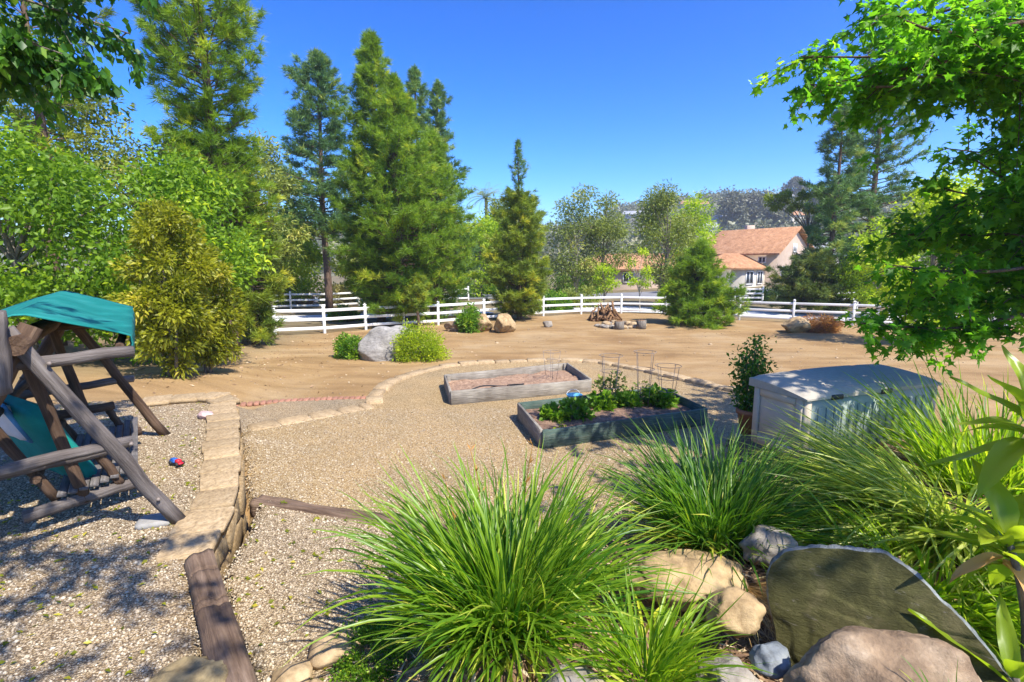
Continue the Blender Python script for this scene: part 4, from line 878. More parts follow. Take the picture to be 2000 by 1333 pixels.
for i in range(15):     # ribs of the front
    mb = MB(); box(mb, 0.055, 0.02, HZ_ - 0.16, (0, 0, 0), 0.006); mb.build('rib', 'resin_front', bx, loc=(-LX / 2 + 0.2 + i * (LX - 0.4) / 14, -LY / 2 + 0.004, HZ_ / 2 - 0.04))
for sx in (-1, 1): panel('corner', 'resin_side', 0.09, 0.06, HZ_ - 0.006, (sx * (LX / 2 - 0.04), -LY / 2 + 0.022, HZ_ / 2), 0.02)
n1, n2 = 29, 15; V = []
for i in range(n1):
    for j in range(n2):
        u, v = i / (n1 - 1) * 2 - 1, j / (n2 - 1) * 2 - 1
        z = 0.05 + 0.025 * (1 - u * u) + 0.022 * (1 - v * v) + 0.035 * v; e_ = max(abs(u), abs(v)); z -= 0.03 * max(0, (e_ - 0.93) / 0.07) ** 2
        z -= 0.006 * (1 if (abs(((u * 3.0) % 1) - 0.5) < 0.05 and e_ < 0.88) else 0)
        V.append((u * (LX / 2 + 0.035), v * (LY / 2 + 0.035), z))
v = np.arange(n1 * n2).reshape(n1, n2); mb = MB(); mb.add(V, np.stack([v[:-1, :-1], v[1:, :-1], v[1:, 1:], v[:-1, 1:]], -1).reshape(-1, 4))
rimi = list(v[:, 0]) + list(v[-1, 1:]) + list(v[-2::-1, -1]) + list(v[0, -2:0:-1]); V = np.array(V); top = V[rimi]; bot = top.copy(); bot[:, 2] = -0.03; nr = len(rimi)
mb.add(np.concatenate([top, bot]), [[i, i + nr, (i + 1) % nr + nr, (i + 1) % nr] for i in range(nr)])
lid = mb.build('lid', 'resin_lid', bx, smooth=True, loc=(0, 0, HZ_ + 0.012)); mod = lid.modifiers.new('edge', 'EDGE_SPLIT'); mod.split_angle = R(50)
mb = MB(); box(mb, 0.16, 0.03, 0.05, (0, 0, 0), 0.008); mb.build('latch', 'dark_plastic', lid, loc=(-0.62, -LY / 2 - 0.035, -0.02)); mb.build('latch', 'dark_plastic', lid, loc=(0.1, -LY / 2 - 0.035, -0.02))

pp = thing('potted_plant', 'bushy dark green plant in a terracotta pot beside the storage box', 'potted plant', (3.36, 6.95, z1(3.36, 6.95)))
mb = MB(); lathe(mb, [(0, 0), (0.13, 0), (0.185, 0.30), (0.205, 0.30), (0.21, 0.37), (0.185, 0.37), (0.175, 0.31), (0, 0.31)], 28); mb.build('pot', 'terracotta', pp, smooth=True)
mb = MB(); stp = []
for i in range(9):
    a = rng.uniform(0, 6.28); top = np.array([math.cos(a) * rng.uniform(0.05, 0.28), math.sin(a) * rng.uniform(0.05, 0.28), rng.uniform(0.9, 1.42)]); p0 = np.array([math.cos(a) * 0.04, math.sin(a) * 0.04, 0.3])
    t = np.linspace(0, 1, 7)[:, None]; pts = p0 + (top - p0) * t + np.array([math.cos(a), math.sin(a), 0]) * 0.05 * np.sin(t * 3.1); tube(mb, pts, np.linspace(0.011, 0.004, 7), 5); stp.append(pts)
mb.build('stem', 'bark_grey', pp)
mb = MB(); pts = np.concatenate(stp)[:]; idx = rng.integers(0, len(pts), 2300); P = pts[idx] + rng.normal(size=(2300, 3)) * np.array([0.085, 0.085, 0.06]); P = P[P[:, 2] > 0.36]; n = len(P)
D = rdir(n) + np.array([0, 0, 0.1]); leaves(mb, P, D, rng.uniform(0.05, 0.09, n), rng.uniform(0.024, 0.04, n), rng.uniform(0, 1, n), droop=0.25); mb.build('foliage', 'leaf_deep', pp, tint=True)
#SPLIT3
# ------------------------------------------------------------------ rocks
rock('boulder', 'granite', (1.12, 0.75, 0.84), (-3.95, 16.75, 0.38), 3, 'large smooth grey granite boulder between two bushes on the dirt', 'boulder', rz=0.2, sub=5, rough=0.12, facet=0.3)
rock('boulder', 'tan_rock', (0.74, 0.62, 0.52), (-0.38, 24.3, 0.36), 12, 'tan angular boulder by the fence left of the spiky topped pine', 'boulder', rz=0.9, rough=0.16, facet=0.6)
rock('boulder', 'tan_rock', (0.6, 0.55, 0.52), (-1.45, 24.8, 0.32), 15, 'pale tan boulder half hidden behind the round bush by the fence', 'boulder', rz=0.1, facet=0.5)
rock('boulder', 'warm_rock', (0.55, 0.5, 0.34), (-2.75, 24.7, 0.2), 16, 'low brown rock at the left side of the round bush', 'boulder', rz=0.5)
rock('rock', 'grey_rock', (0.27, 0.24, 0.22), (1.83, 26.3, 0.14), 18, 'small lone grey rock on the dirt right of the spiky topped pine', 'rock', rz=0.3, sub=3)
rock('boulder', 'tan_rock', (0.72, 0.6, 0.46), (13.55, 24.4, 0.28), 21, 'pale tan boulder beside the reddish dry grass by the fence', 'boulder', rz=0.3)
rock('boulder', 'tan_rock', (0.9, 0.8, 0.7), (-16.5, 40.6, 0.5), 22, 'tan boulder behind the back fence at far left', 'boulder', rz=0.3)
# fire ring, stumps and wood pile
fr = thing('fire_ring', 'ring of pale stones in front of the firewood pile', 'fire pit', (5.65, 26.6, z1(5.65, 26.6)))
for i in range(26):
    a = i * 0.2417 + random.uniform(-.08, .08); r = random.uniform(0.75, 1.25); sz = random.uniform(0.12, 0.26)
    link('stone', rock_mesh('stone', random.choice(['grey_rock', 'sandstone', 'sandstone']), (sz * 1.2, sz, sz * 0.6), 40 + i, sub=2), fr, (math.cos(a) * r, math.sin(a) * r * 0.9, sz * 0.3), (0, 0, a))
for k, (x, y, lb) in enumerate(((5.32, 25.3, 'short upright log stump left of its twin by the fire ring'), (6.5, 25.6, 'short upright log stump at the right of the fire ring'))):
    st = thing('stump', lb, 'stump', (x, y, z1(x, y)))
    mb = MB(); tube(mb, [(0, 0, -0.02), (0.01, 0, 0.2), (0, 0, 0.42)], [0.26, 0.235, 0.235], 16, True, 0.12, k); mb.build('bark', 'bark_grey', st, smooth=False)
    mb = MB(); tube(mb, [(0, 0, 0.421), (0, 0, 0.428)], [0.215, 0.21], 16); mb.build('cut_face', 'firewood', st)
fw = thing('firewood_pile', 'cone shaped pile of brown firewood in front of the back fence', 'firewood', (5.35, 29.3, z1(5.35, 29.3)))
FWM = []
for k in range(4):
    mb = MB(); tube(mb, [(0, 0, 0), (0.01, 0, 0.5), (0, 0, 1.0)], [0.06, 0.055, 0.05], 6, True, 0.3, k); FWM.append(mb.mesh('stick', 'firewood'))
rr = random.Random(4)
for i in range(110):
    a = rr.uniform(0, 6.28); r = rr.uniform(0.3, 0.95); t = rr.uniform(0.25, 0.75); o = link('stick', rr.choice(FWM), fw, (math.cos(a) * r, math.sin(a) * r * 0.8, 0.03 + (1 - r / 0.95) * 0.45), (rr.uniform(-.2, .2) - math.sin(a) * -(1.1 - t) , (1.1 - t) * -math.cos(a), rr.uniform(0, 1)))
    o.rotation_euler = Vector((-math.cos(a) * 0.6 + rr.uniform(-.5, .5), -math.sin(a) * 0.6 + rr.uniform(-.5, .5), rr.uniform(0.05, 0.5))).to_track_quat('Z', 'Y').to_euler(); o.scale = (rr.uniform(.7, 1.3),) * 2 + (rr.uniform(0.5, 0.95),)

# foreground rocks
rock('rock', 'tan_rock', (0.42, 0.27, 0.17), (1.14, 3.05, 1.22), 51, 'broad tan rock behind the small bright grass clump', 'rock', rz=-0.1, sub=5)
rock('rock', 'tan_rock', (0.17, 0.13, 0.10), (1.20, 2.52, 1.35), 52, 'tan rock left of the dark slate slab', 'rock', rz=0.2)
rock('rock', 'grey_rock', (0.22, 0.17, 0.13), (1.70, 3.15, 1.33), 58, 'mottled grey rock peeking out behind the slate top left', 'rock', rz=0.2)
rock('rock', 'grey_rock', (0.17, 0.14, 0.12), (0.93, 1.98, 1.40), 53, 'flat topped pale grey rock below the tan rock', 'rock', rz=0.4, sub=5, facet=0.5)
rock('rock', 'blue_rock', (0.10, 0.09, 0.06), (1.16, 2.08, 1.44), 54, 'small blue grey stone wedged under the slate slab', 'rock', rz=0.3)
rock('rock', 'blue_rock', (0.19, 0.15, 0.11), (0.93, 1.68, 1.44), 55, 'rounded bluish grey rock at the bottom edge of the bank', 'rock', rz=0.1, facet=0.15)
rock('rock', 'warm_rock', (0.40, 0.26, 0.30), (1.55, 1.83, 1.43), 57, 'large cracked brown rock in front of the slate slab', 'rock', rz=-0.25, sub=5, rough=0.17, facet=0.5)
rock('rock', 'warm_rock', (0.26, 0.2, 0.16), (1.18, 1.66, 1.42), 61, 'rough brown rock joined to the left side of the cracked brown rock', 'rock', rz=0.5, sub=5, rough=0.17, facet=0.4)
rock('rock', 'grey_rock', (0.185, 0.15, 0.13), (0.24, 1.86, 1.43), 56, 'rounded pale rock under the largest grass clump', 'rock', rz=0.2, sub=5, facet=0.2)
rock('rock', 'tan_rock', (0.16, 0.13, 0.10), (0.02, 1.98, 1.27), 63, 'small tan stone tucked below the largest grass clump', 'rock', rz=0.6)
rock('rock', 'mossy_rock', (0.26, 0.17, 0.13), (-1.50, 2.18, 1.17), 59, 'mossy brown rock beside the grooved timber', 'rock', rz=-0.3, sub=5)
for k, (x, y, s_, lb) in enumerate(((-1.0, 2.62, 0.17, 'smooth tan stone at the edge of the low groundcover'), (-1.16, 2.42, 0.12, 'tan stone between the grooved timber and the groundcover'), (-1.02, 2.3, 0.10, 'smallest tan stone at the foot of the bank'))):
    rock('rock', 'sandstone', (s_ * 1.1, s_ * 0.8, s_ * 0.62), (x, y, z1(x, y) + s_ * 0.2), 70 + k, lb, 'rock', rz=0.7, sub=4, facet=0.25, rough=0.12)
# slate slab: an outline with real thickness, leaning back
prof = [(-0.44, -0.34), (-0.50, -0.16), (-0.545, -0.02), (-0.53, 0.10), (-0.45, 0.185), (-0.33, 0.235), (-0.20, 0.265), (-0.06, 0.29), (0.04, 0.30), (0.12, 0.275), (0.22, 0.215), (0.36, 0.115), (0.46, 0.035), (0.58, -0.085), (0.70, -0.20), (0.82, -0.32), (0.92, -0.44), (0.6, -0.46), (-0.3, -0.46), (-0.44, -0.42)]
P = np.array(prof, float); seg = np.concatenate([P, P[:1]]); cum = np.concatenate([[0], np.cumsum(np.hypot(*np.diff(seg, axis=0).T))])
n = 260; t = np.linspace(0, cum[-1], n, endpoint=False); O = np.stack([np.interp(t, cum, seg[:, i]) for i in (0, 1)], 1)
for _ in range(2): O = (np.roll(O, 1, 0) + 2 * O + np.roll(O, -1, 0)) / 4
O += np.array([mnoise.noise_vector(Vector((a * 14, b * 14, 3)))[:2] for a, b in O]) * 0.009
ctr = np.array([0.0, -0.1]); rings = 40
def slab_face(sgn):
    V = []
    for r in range(rings + 1):
        f = 1 - r / rings * 0.985
        for a, b in O:
            p = ctr + (np.array([a, b]) - ctr) * f
            st_ = mnoise.noise(Vector((p[0] * 1.6 + p[1] * 1.2, p[1] * 4.2 - p[0] * 1.6, 7 + sgn))) * 4; st_ = math.floor(st_) + min(1.0, (st_ - math.floor(st_)) * 5)
            d = 0.026 + 0.009 * st_ + 0.014 * mnoise.fractal(Vector((p[0] * 2.6, p[1] * 5, 2 + sgn)), 1, 2, 2) 
            V.append((p[0], -sgn * d, p[1]))
    return np.array(V)
i, j = np.meshgrid(np.arange(rings), np.arange(n), indexing='ij'); i = i.ravel(); j = j.ravel(); k = (j + 1) % n
Fq = np.stack([i * n + j, i * n + k, (i + 1) * n + k, (i + 1) * n + j], 1)
sb_ = thing('slate_slab', 'dark slate slab standing on edge among the rocks and grasses', 'slate', (1.77, 2.31, 1.51), 0); sb_.scale = (0.84, 1, 0.95)
sb_.rotation_euler = (-0.30, 0.0, -0.58)
A = slab_face(1); Bk = slab_face(-1); mb = MB(); mb.add(A, Fq[:, ::1]); mb.add(Bk, Fq[:, ::-1]); mb.build('slab_face', 'slate', sb_, smooth=True)
mb = MB(); e = []
for s_ in np.linspace(0, 1, 5):
    q = A[:n] * (1 - s_) + Bk[:n] * s_; dirv = np.stack([O[:, 0] - ctr[0], 0 * O[:, 0], O[:, 1] - ctr[1]], 1); dirv /= np.linalg.norm(dirv, axis=1)[:, None]
    q = q + dirv * (0.012 * math.sin(math.pi * s_) + (0 if s_ in (0, 1) else 1) * np.array([mnoise.noise(Vector((a * 22, b * 22, s_ * 5))) for a, b in O])[:, None] * 0.012); e.append(q)
i, j = np.meshgrid(np.arange(4), np.arange(n), indexing='ij'); i = i.ravel(); j = j.ravel(); k = (j + 1) % n
mb.add(np.concatenate(e), np.stack([i * n + j, (i + 1) * n + j, (i + 1) * n + k, i * n + k], 1)); mb.build('slab_edge', 'slate_edge', sb_)

# ------------------------------------------------------------------ grasses and plants near the camera
def grass(name, label, x, y, n, L, w, spread, mat, cat='grass clump', el=(0.7, 1.5), curl=(0.3, 1.3), az0=None, azs=None, z=None, seg=7, dead=0.0, group=None, lift=0.0, front=1.0):
    z = z1(x, y) if z is None else z
    a = rng.uniform(0, 6.283, n) if az0 is None else rng.normal(az0, azs, n); r = np.sqrt(rng.uniform(0, 1, n)) * spread
    ra = a + rng.normal(0, 0.6, n); P = np.stack([np.cos(ra) * r, np.sin(ra) * r, 0 * r + lift - 0.02], 1)
    e = np.clip(rng.uniform(*el, n) - 0.35 * r / spread, 0.1, 1.55); l = L * rng.uniform(0.55, 1.08, n)
    t = np.clip(rng.normal(0.42, 0.22, n), 0, 0.9); t = np.where(rng.uniform(0, 1, n) < dead, rng.uniform(0.88, 1, n), t)
    l = np.where(np.sin(a) < -0.35, l * front, l); dd = t > 0.88; l = np.where(dd, l * rng.uniform(0.4, 0.95, n), l); e = np.where(dd, e * rng.uniform(0.45, 1, n), e)
    mb = MB(); blades(mb, P, a, e, l, w * rng.uniform(0.6, 1.2, n), rng.uniform(*curl, n), t, seg)
    o = mb.build(name, mat, None, smooth=True, tint=True, loc=(x, y, z)); return tag(o, label, cat, group)
grass('strap_grass', 'largest strappy green grass clump, low centre of the bank', -0.03, 2.45, 1200, 0.95, 0.020, 0.25, 'grass_strap', el=(0.78, 1.56), curl=(0.2, 1.4), dead=0.13, front=0.72)
grass('strap_grass', 'upright dark green grass clump left of the storage box', 1.56, 3.66, 1050, 0.99, 0.019, 0.28, 'grass_dark', el=(0.78, 1.56), curl=(0.2, 1.2), dead=0.11, front=0.8)
grass('strap_grass', 'small bright grass clump in front of the broad tan rock', 0.60, 2.04, 190, 0.48, 0.016, 0.13, 'grass_lime', el=(0.6, 1.5), curl=(0.2, 1.2), dead=0.06, z=1.42)
grass('strap_grass', 'thin bright tuft beside the tan rock and the slate', 0.88, 2.42, 90, 0.42, 0.013, 0.06, 'grass_lime', el=(0.9, 1.5), curl=(0.1, 0.9), dead=0.05)
grass('fountain_grass', 'pale fine grass arching left over the storage box front', 3.3, 3.6, 950, 1.3, 0.021, 0.36, 'grass_pale', el=(0.12, 1.0), curl=(0.1, 0.8), az0=3.2, azs=0.7, dead=0.10, lift=0.1, seg=8)
grass('strap_grass', 'broad bright green strap leaves behind the slate slab', 2.62, 2.95, 750, 0.80, 0.024, 0.36, 'grass_lime', el=(0.3, 1.4), curl=(0.4, 1.5), dead=0.07)
grass('strap_grass', 'upright yellow green blades rising behind the large leaved plant', 4.15, 4.25, 520, 1.25, 0.022, 0.34, 'grass_lime', el=(0.9, 1.5), curl=(0.1, 0.8), dead=0.06)
grass('strap_grass', 'small green tuft on the cracked brown rock', 1.60, 1.62, 34, 0.26, 0.012, 0.04, 'grass_dark', el=(0.8, 1.5), curl=(0.2, 1.0), z=1.55)
grass('strap_grass', 'few green blades beside the grooved timber bottom', -1.2, 1.86, 8, 0.24, 0.013, 0.02, 'grass_lime', el=(1.1, 1.5), curl=(0.1, 0.5), z=1.2)
grass('straw_clump', 'dry brown straw between the tan rock and the slate', 1.42, 3.02, 320, 0.5, 0.006, 0.13, 'straw', 'dry grass', el=(0.1, 0.5), curl=(0.2, 0.7), az0=-0.4, azs=0.9)
for x, y, h, lb in ((-0.28, 2.75, 0.86, 'dark bare flower stalk at the left of the largest grass clump'), (-0.12, 2.8, 0.90, 'dark flower stalk with seed head leaning right over the gravel'), (0.05, 2.9, 0.86, 'short bent flower stalk above the largest grass clump'), (0.42, 3.0, 0.92, 'slim dark stalk in front of the green bed corner')):
    mb = MB(); z = z1(x, y); t = np.linspace(0, 1, 8); lean = rng.normal(0, 0.08, 2)
    tube(mb, np.stack([lean[0] * t ** 2, lean[1] * t ** 2, h * t], 1), np.linspace(0.0035, 0.002, 8), 5, tint=0.05)
    P = np.stack([lean[0] * t[5:] ** 2, lean[1] * t[5:] ** 2, h * t[5:]], 1); P = np.repeat(P, 3, 0); leaves(mb, P, rdir(len(P)) + np.array([0, 0, 1.2]), 0.05, 0.012, 0.1)
    tag(mb.build('flower_stalk', 'leaf_large_dry', tint=True, loc=(x, y, z)), lb, 'flower stalk')
def bush(name, label, cat, x, y, z, rx, ry, rz, n, L, Wd, mat, clumps=40, bark='bark_grey', down=0.0, flat=0.35, group=None, fold=0.25, hang=0.0, stems=6):
    t = thing(name, label, cat, (x, y, z), group=group)
    C = rdir(clumps) * (rng.uniform(0.25 if flat < 0.2 else 0.45, 1, clumps) ** 0.5)[:, None]; C[:, 2] = C[:, 2] * (1 - flat) + flat * rng.uniform(0, 1, clumps) ; C *= np.array([rx, ry, rz * (0.62 if flat < 0.2 else 1)]) * 0.82; C[:, 2] += rz * (0.45 if flat < 0.2 else 0.15)
    C[:, 2] = np.maximum(C[:, 2], (0.1 if flat > 0.2 else 0.07) * rz); tp = np.clip(1.7 - 1.05 * C[:, 2:3] / rz, 0.5, 1) if flat < 0.2 else 1; C[:, :2] *= tp * (rng.uniform(0.55, 1.45, (clumps, 1)) if flat < 0.2 else 1)
    i = rng.integers(0, clumps, n); cr = min(rx, rz) * 0.30
    off = rdir(n) * (rng.uniform(0, 1, n) ** 0.4)[:, None] * cr; P = C[i] + off; P[:, 2] = np.maximum(P[:, 2], 0.02)
    D = off / cr + C[i] / np.array([rx, ry, rz]) * 0.5 + rdir(n) * 0.5 + np.array([0, 0, 0.15 - hang])
    tint = np.clip(rng.normal(0.42, 0.15, clumps)[i] + rng.normal(0, 0.17, n), 0, 1)
    mb = MB(); leaves(mb, P, D, L * rng.uniform(0.6, 1.2, n), Wd * rng.uniform(0.7, 1.2, n), tint, fold=fold, droop=0.15 + hang * 0.4)
    mb.build('foliage', mat, t, tint=True)
    mb = MB()
    for k in range(stems):
        c = C[rng.integers(0, clumps)]; p0 = np.array([rng.normal(0, rx * (0.14 if flat < 0.2 else 0.08)), rng.normal(0, ry * (0.12 if flat < 0.2 else 0.08)), -0.05]); s_ = np.linspace(0, 1, 6)[:, None]
        tube(mb, p0 + (c - p0) * s_ + np.array([0, 0, 0.12 * rz]) * np.sin(s_ * 3.1), np.linspace(min(0.035, max(0.012, rz * 0.025)), 0.006, 6), 6)
    mb.build('stems', bark, t); return t
bush('groundcover', 'low mossy green groundcover at the foot of the largest grass clump', 'groundcover', -0.72, 2.6, z1(-0.72, 2.6) - 0.03, 0.36, 0.30, 0.22, 7000, 0.022, 0.013, 'leaf_shrub', 46)
bush('groundcover', 'small yellowish patch of low green beside the largest clump', 'groundcover', -0.28, 2.42, z1(-0.28, 2.42) - 0.03, 0.25, 0.2, 0.12, 1800, 0.022, 0.013, 'leaf_mound', 26)
bush('shrub', 'round dark green bush at the left side of the grey boulder', 'bush', -5.25, 16.75, 0.14, 0.66, 0.6, 0.85, 3000, 0.10, 0.055, 'leaf_shrub', 42)
bush('shrub', 'yellow green mound bush spilling over the right of the boulder', 'bush', -2.95, 16.4, 0.10, 1.0, 0.75, 1.2, 9500, 0.09, 0.035, 'leaf_mound', 56)
bush('shrub', 'round green bush beside the tan boulders at the back fence', 'bush', -2.08, 24.5, 0.02, 0.72, 0.65, 1.25, 3000, 0.14, 0.075, 'leaf_shrub', 42)
bush('dry_grass', 'reddish pink dry grass clump spilling beside the pale boulder', 'grass clump', 14.75, 24.5, 0.05, 1.05, 0.8, 0.78, 4200, 0.28, 0.02, 'leaf_redgrass', 40, hang=0.2)
for x, y, s_, n_, lb in ((0.98, 7.98, 0.27, 330, 'leafy vegetable plant at the left end of the green bed'), (0.68, 7.92, 0.2, 220, 'vegetable plant with broad leaves nearest the left board'), (1.55, 8.55, 0.22, 260, 'leafy vegetable plant in the middle of the green bed'), (2.05, 8.7, 0.22, 260, 'vegetable plant under the tallest wire cage'), (2.62, 8.75, 0.27, 380, 'spreading vegetable plant at the right end of the green bed')):
    bush('vegetable_plant', lb, 'vegetable plant', x, y, 0.76, s_, s_, s_ * 1.15, n_, 0.12, 0.085, 'leaf_shrub', 22, stems=7)
bush('vegetable_plant', 'tall tomato like plant with pale leaves at the back of the green bed', 'vegetable plant', 1.75, 8.95, 0.74, 0.34, 0.2, 0.62, 300, 0.09, 0.05, 'leaf_olive', 16, stems=9)
bush('vegetable_plant', 'tangled grey green vegetable plant inside the back cages', 'vegetable plant', 2.3, 9.02, 0.74, 0.38, 0.2, 0.5, 340, 0.09, 0.05, 'leaf_olive', 18, stems=9)
bush('vegetable_plant', 'tiny seedling near the front left corner of the green bed', 'vegetable plant', 0.72, 7.3, 0.76, 0.09, 0.09, 0.16, 50, 0.06, 0.03, 'leaf_mound', 6, stems=3)
# fallen citrus like shrubs on the left
bush('citrus_bush', 'tall yellow green glossy bush behind the teal swing canopy', 'bush', -7.1, 10.6, z1(-7.1, 10.6), 0.86, 0.9, 3.9, 13000, 0.125, 0.055, 'leaf_citrus', 85, bark='bark_grey', flat=0.08, hang=0.25, stems=6)
bush('citrus_bush', 'rounder yellow green glossy bush to the right of the tall one', 'bush', -7.1, 11.9, z1(-7.1, 11.9), 0.70, 0.8, 3.35, 9500, 0.125, 0.055, 'leaf_citrus', 70, bark='bark_grey', flat=0.08, hang=0.25, stems=5)

# large leaved plant at the right edge, every leaf a part
def big_leaf(L, Wd, curl, seed, mat):
    t = np.linspace(0, 1, 9); rr = np.random.default_rng(seed); w = np.sin(np.pi * t ** 0.75) ** 0.8 * Wd / 2 + 0.006 * (1 - t); V = []
    for i, s_ in enumerate(t):
        a = -curl * s_; x = L * s_ * math.cos(a * 0.5); z = L * s_ * math.sin(a * 0.5)
        for q in (-1, -0.5, 0, 0.5, 1): V.append((x, q * w[i], z + abs(q) * w[i] * 0.45 + 0.012 * math.sin(q * 3 + s_ * 8 + seed) * abs(q)))
    v = np.arange(45).reshape(9, 5); mb = MB(); mb.add(V, np.stack([v[:-1, :-1], v[:-1, 1:], v[1:, 1:], v[1:, :-1]], -1).reshape(-1, 4), rr.uniform(0.3, 0.8) + 0 * np.arange(45)); return mb.mesh('leaf', mat, True, True)
BL = [big_leaf(0.40, 0.085, 0.5, 1, 'leaf_large'), big_leaf(0.36, 0.10, 0.9, 2, 'leaf_large'), big_leaf(0.44, 0.075, 0.2, 3, 'leaf_large'), big_leaf(0.36, 0.08, 1.2, 4, 'leaf_large_dry')]
def leaf_plant(label, base, heads, nl, seed):
    rr = random.Random(seed); t = thing('broadleaf_plant', label, 'plant', base)
    for hd in heads:
        mb = MB(); s_ = np.linspace(0, 1, 8)[:, None]; pts = np.array([0, 0, 0]) + np.array(hd) * s_ + np.array([0.04, -0.03, 0]) * np.sin(s_ * 3.1); tube(mb, pts, np.linspace(0.022, 0.014, 8), 8); mb.build('stem', 'bark_grey', t, smooth=True)
        for i in range(nl):
            a = i * 2.4 + rr.uniform(-.3, .3); f = i / nl; el = -0.55 + 1.75 * f + rr.uniform(-.2, .2)
            m_ = BL[3] if (f < 0.25 and rr.random() < 0.6) else rr.choice(BL[:3])
            o = link('leaf', m_, t, Vector(hd) + Vector((0, 0, -0.16 + 0.16 * f))); d = Vector((math.cos(a) * math.cos(el), math.sin(a) * math.cos(el), math.sin(el)))
            o.rotation_mode = 'QUATERNION'; X_ = d; Y_ = Vector((0, 0, 1)).cross(X_).normalized(); Z_ = X_.cross(Y_)
            o.rotation_quaternion = Matrix((X_, Y_, Z_)).transposed().to_quaternion() @ Matrix.Rotation(rr.uniform(-.4, .4), 3, 'X').to_quaternion(); k = rr.uniform(0.75, 1.15); o.scale = (k, k, k)
leaf_plant('tall large leaved plant at the right edge above the slate', (2.46, 2.2, z1(2.35, 2.2)), [(-0.06, 0.12, 0.86), (0.12, 0.25, 1.42)], 20, 3)
leaf_plant('lower large leaved plant at the right edge with yellowing leaves', (2.12, 1.98, z1(2.02, 1.98)), [(0.06, 0.0, 0.36)], 13, 5)
#SPLIT4
# ------------------------------------------------------------------ trees
def pine(label, x, y, H, prof, mat, nb=150, tpb=13, k=15, L=0.34, w=0.034, trunk=0.22, z=None, lean=(0, 0), start=0.06, bark='bark_pine', up=0.25, name='pine_tree', spread=0.55, gap=0.0, seed=1, leader=True, group='pine trees round the yard'):
    """prof: (height fraction, crown radius) points; branches in whorls carry needle tufts"""
    g = np.random.default_rng(seed); z = z1(x, y) if z is None else z
    t = thing(name, label, 'tree', (x, y, z), group=group); wood = MB()
    s_ = np.linspace(0, 1, 14); ax = lambda f: np.array([lean[0] * f + 0.05 * math.sin(f * 9 + seed), lean[1] * f + 0.05 * math.cos(f * 7 + seed), H * f])
    tube(wood, [ax(f) + (np.array([0, 0, -0.2]) if f == 0 else 0) for f in s_], trunk * (1 - s_) ** 0.8 + 0.015, 9)
    C, D, TN = [], [], []
    hp, rp = np.array(prof).T
    for b in range(nb):
        f = start + (0.985 - start) * ((b + g.uniform(0, 1)) / nb) ** 1.0
        r = np.interp(f, hp, rp) * g.uniform(0.62, 1.12); a = b * 2.39996 + g.normal(0, 0.35)
        if gap and g.uniform() < gap: continue
        r *= 0.72 + 0.62 * (0.5 + mnoise.noise(Vector((math.cos(a) * 1.1 + seed * 3, math.sin(a) * 1.1, f * 7)))) 
        p0 = ax(f); slope = up + 0.5 * (f - 0.4) + g.normal(0, 0.14); m_ = 7; q = np.linspace(0, 1, m_)
        dv = np.array([math.cos(a), math.sin(a), 0]); pts = p0 + np.outer(q * r, dv) + np.outer(r * (slope * q - 0.28 * q ** 2 + 0.26 * q ** 3), [0, 0, 1])
        tube(wood, pts, np.linspace(max(0.012, trunk * 0.22 * (1 - f) + 0.01), 0.006, m_), 4, False)
        nt_ = max(3, int(tpb * (0.4 + r / max(rp)))); u = g.uniform(0.28, 1.04, nt_) ** 0.8
        side = np.cross(dv, [0, 0, 1]); lat = g.normal(0, 0.20, nt_) * r * np.clip(1.15 - u, 0.15, 1) + g.normal(0, 0.05, nt_)
        c = np.stack([np.interp(u, q, pts[:, i]) for i in range(3)], 1) + np.outer(lat, side) + np.outer(g.normal(0.03, 0.09, nt_), [0, 0, 1])
        C.append(c); D.append(dv * 0.75 + np.outer(np.sign(lat) * 0.5, side) + np.array([0, 0, 0.55]) + g.normal(0, 0.25, (nt_, 3))); TN.append(np.clip(g.normal(0.50, 0.17) + g.normal(0, 0.14, nt_) + 0.12 * (u - 0.7), 0, 1))
    if leader:
        nt_ = 16; u = g.uniform(0.93, 1.005, nt_); C.append(np.array([ax(f) for f in u])); D.append(np.array([0, 0, 1.0]) + g.normal(0, 0.35, (nt_, 3))); TN.append(g.uniform(0.3, 0.6, nt_))
    mb = MB(); needles(mb, np.concatenate(C), np.concatenate(D), k, L, w, spread, np.concatenate(TN))
    wood.build('trunk', bark, t, smooth=True); mb.build('crown', mat, t, tint=True); return t
PF = [(0, 0.5), (0.06, 1.0), (0.3, 0.95), (0.55, 0.72), (0.8, 0.38), (1, 0.05)]
def P(sc, pts=PF): return [(a, b * sc) for a, b in pts]
pine('tallest pine of the central cluster, its single tip left of the rest', -7.2, 28.2, 14.9, [(0.05, 1.4), (0.2, 2.1), (0.45, 2.1), (0.62, 1.6), (0.78, 1.05), (0.9, 0.6), (0.96, 0.32), (1, 0.06)], 'pine_bright', nb=270, tpb=16, k=17, trunk=0.25, seed=3, start=0.05, L=0.36)
pine('broad bushy pine at the front of the central cluster right behind the boulder', -5.9, 27.0, 12.4, [(0.03, 1.9), (0.14, 2.7), (0.38, 2.7), (0.55, 2.2), (0.7, 1.5), (0.84, 0.85), (0.93, 0.45), (1, 0.06)], 'pine_bright', nb=330, tpb=17, k=17, trunk=0.25, seed=43, start=0.035, L=0.36)
pine('second broad pine pressed against the right of the central cluster', -4.5, 29.6, 10.4, [(0.05, 1.6), (0.2, 2.5), (0.45, 2.4), (0.7, 1.6), (0.88, 0.8), (1, 0.1)], 'pine_bright', nb=230, tpb=15, k=16, trunk=0.22, seed=5, start=0.06, L=0.36)
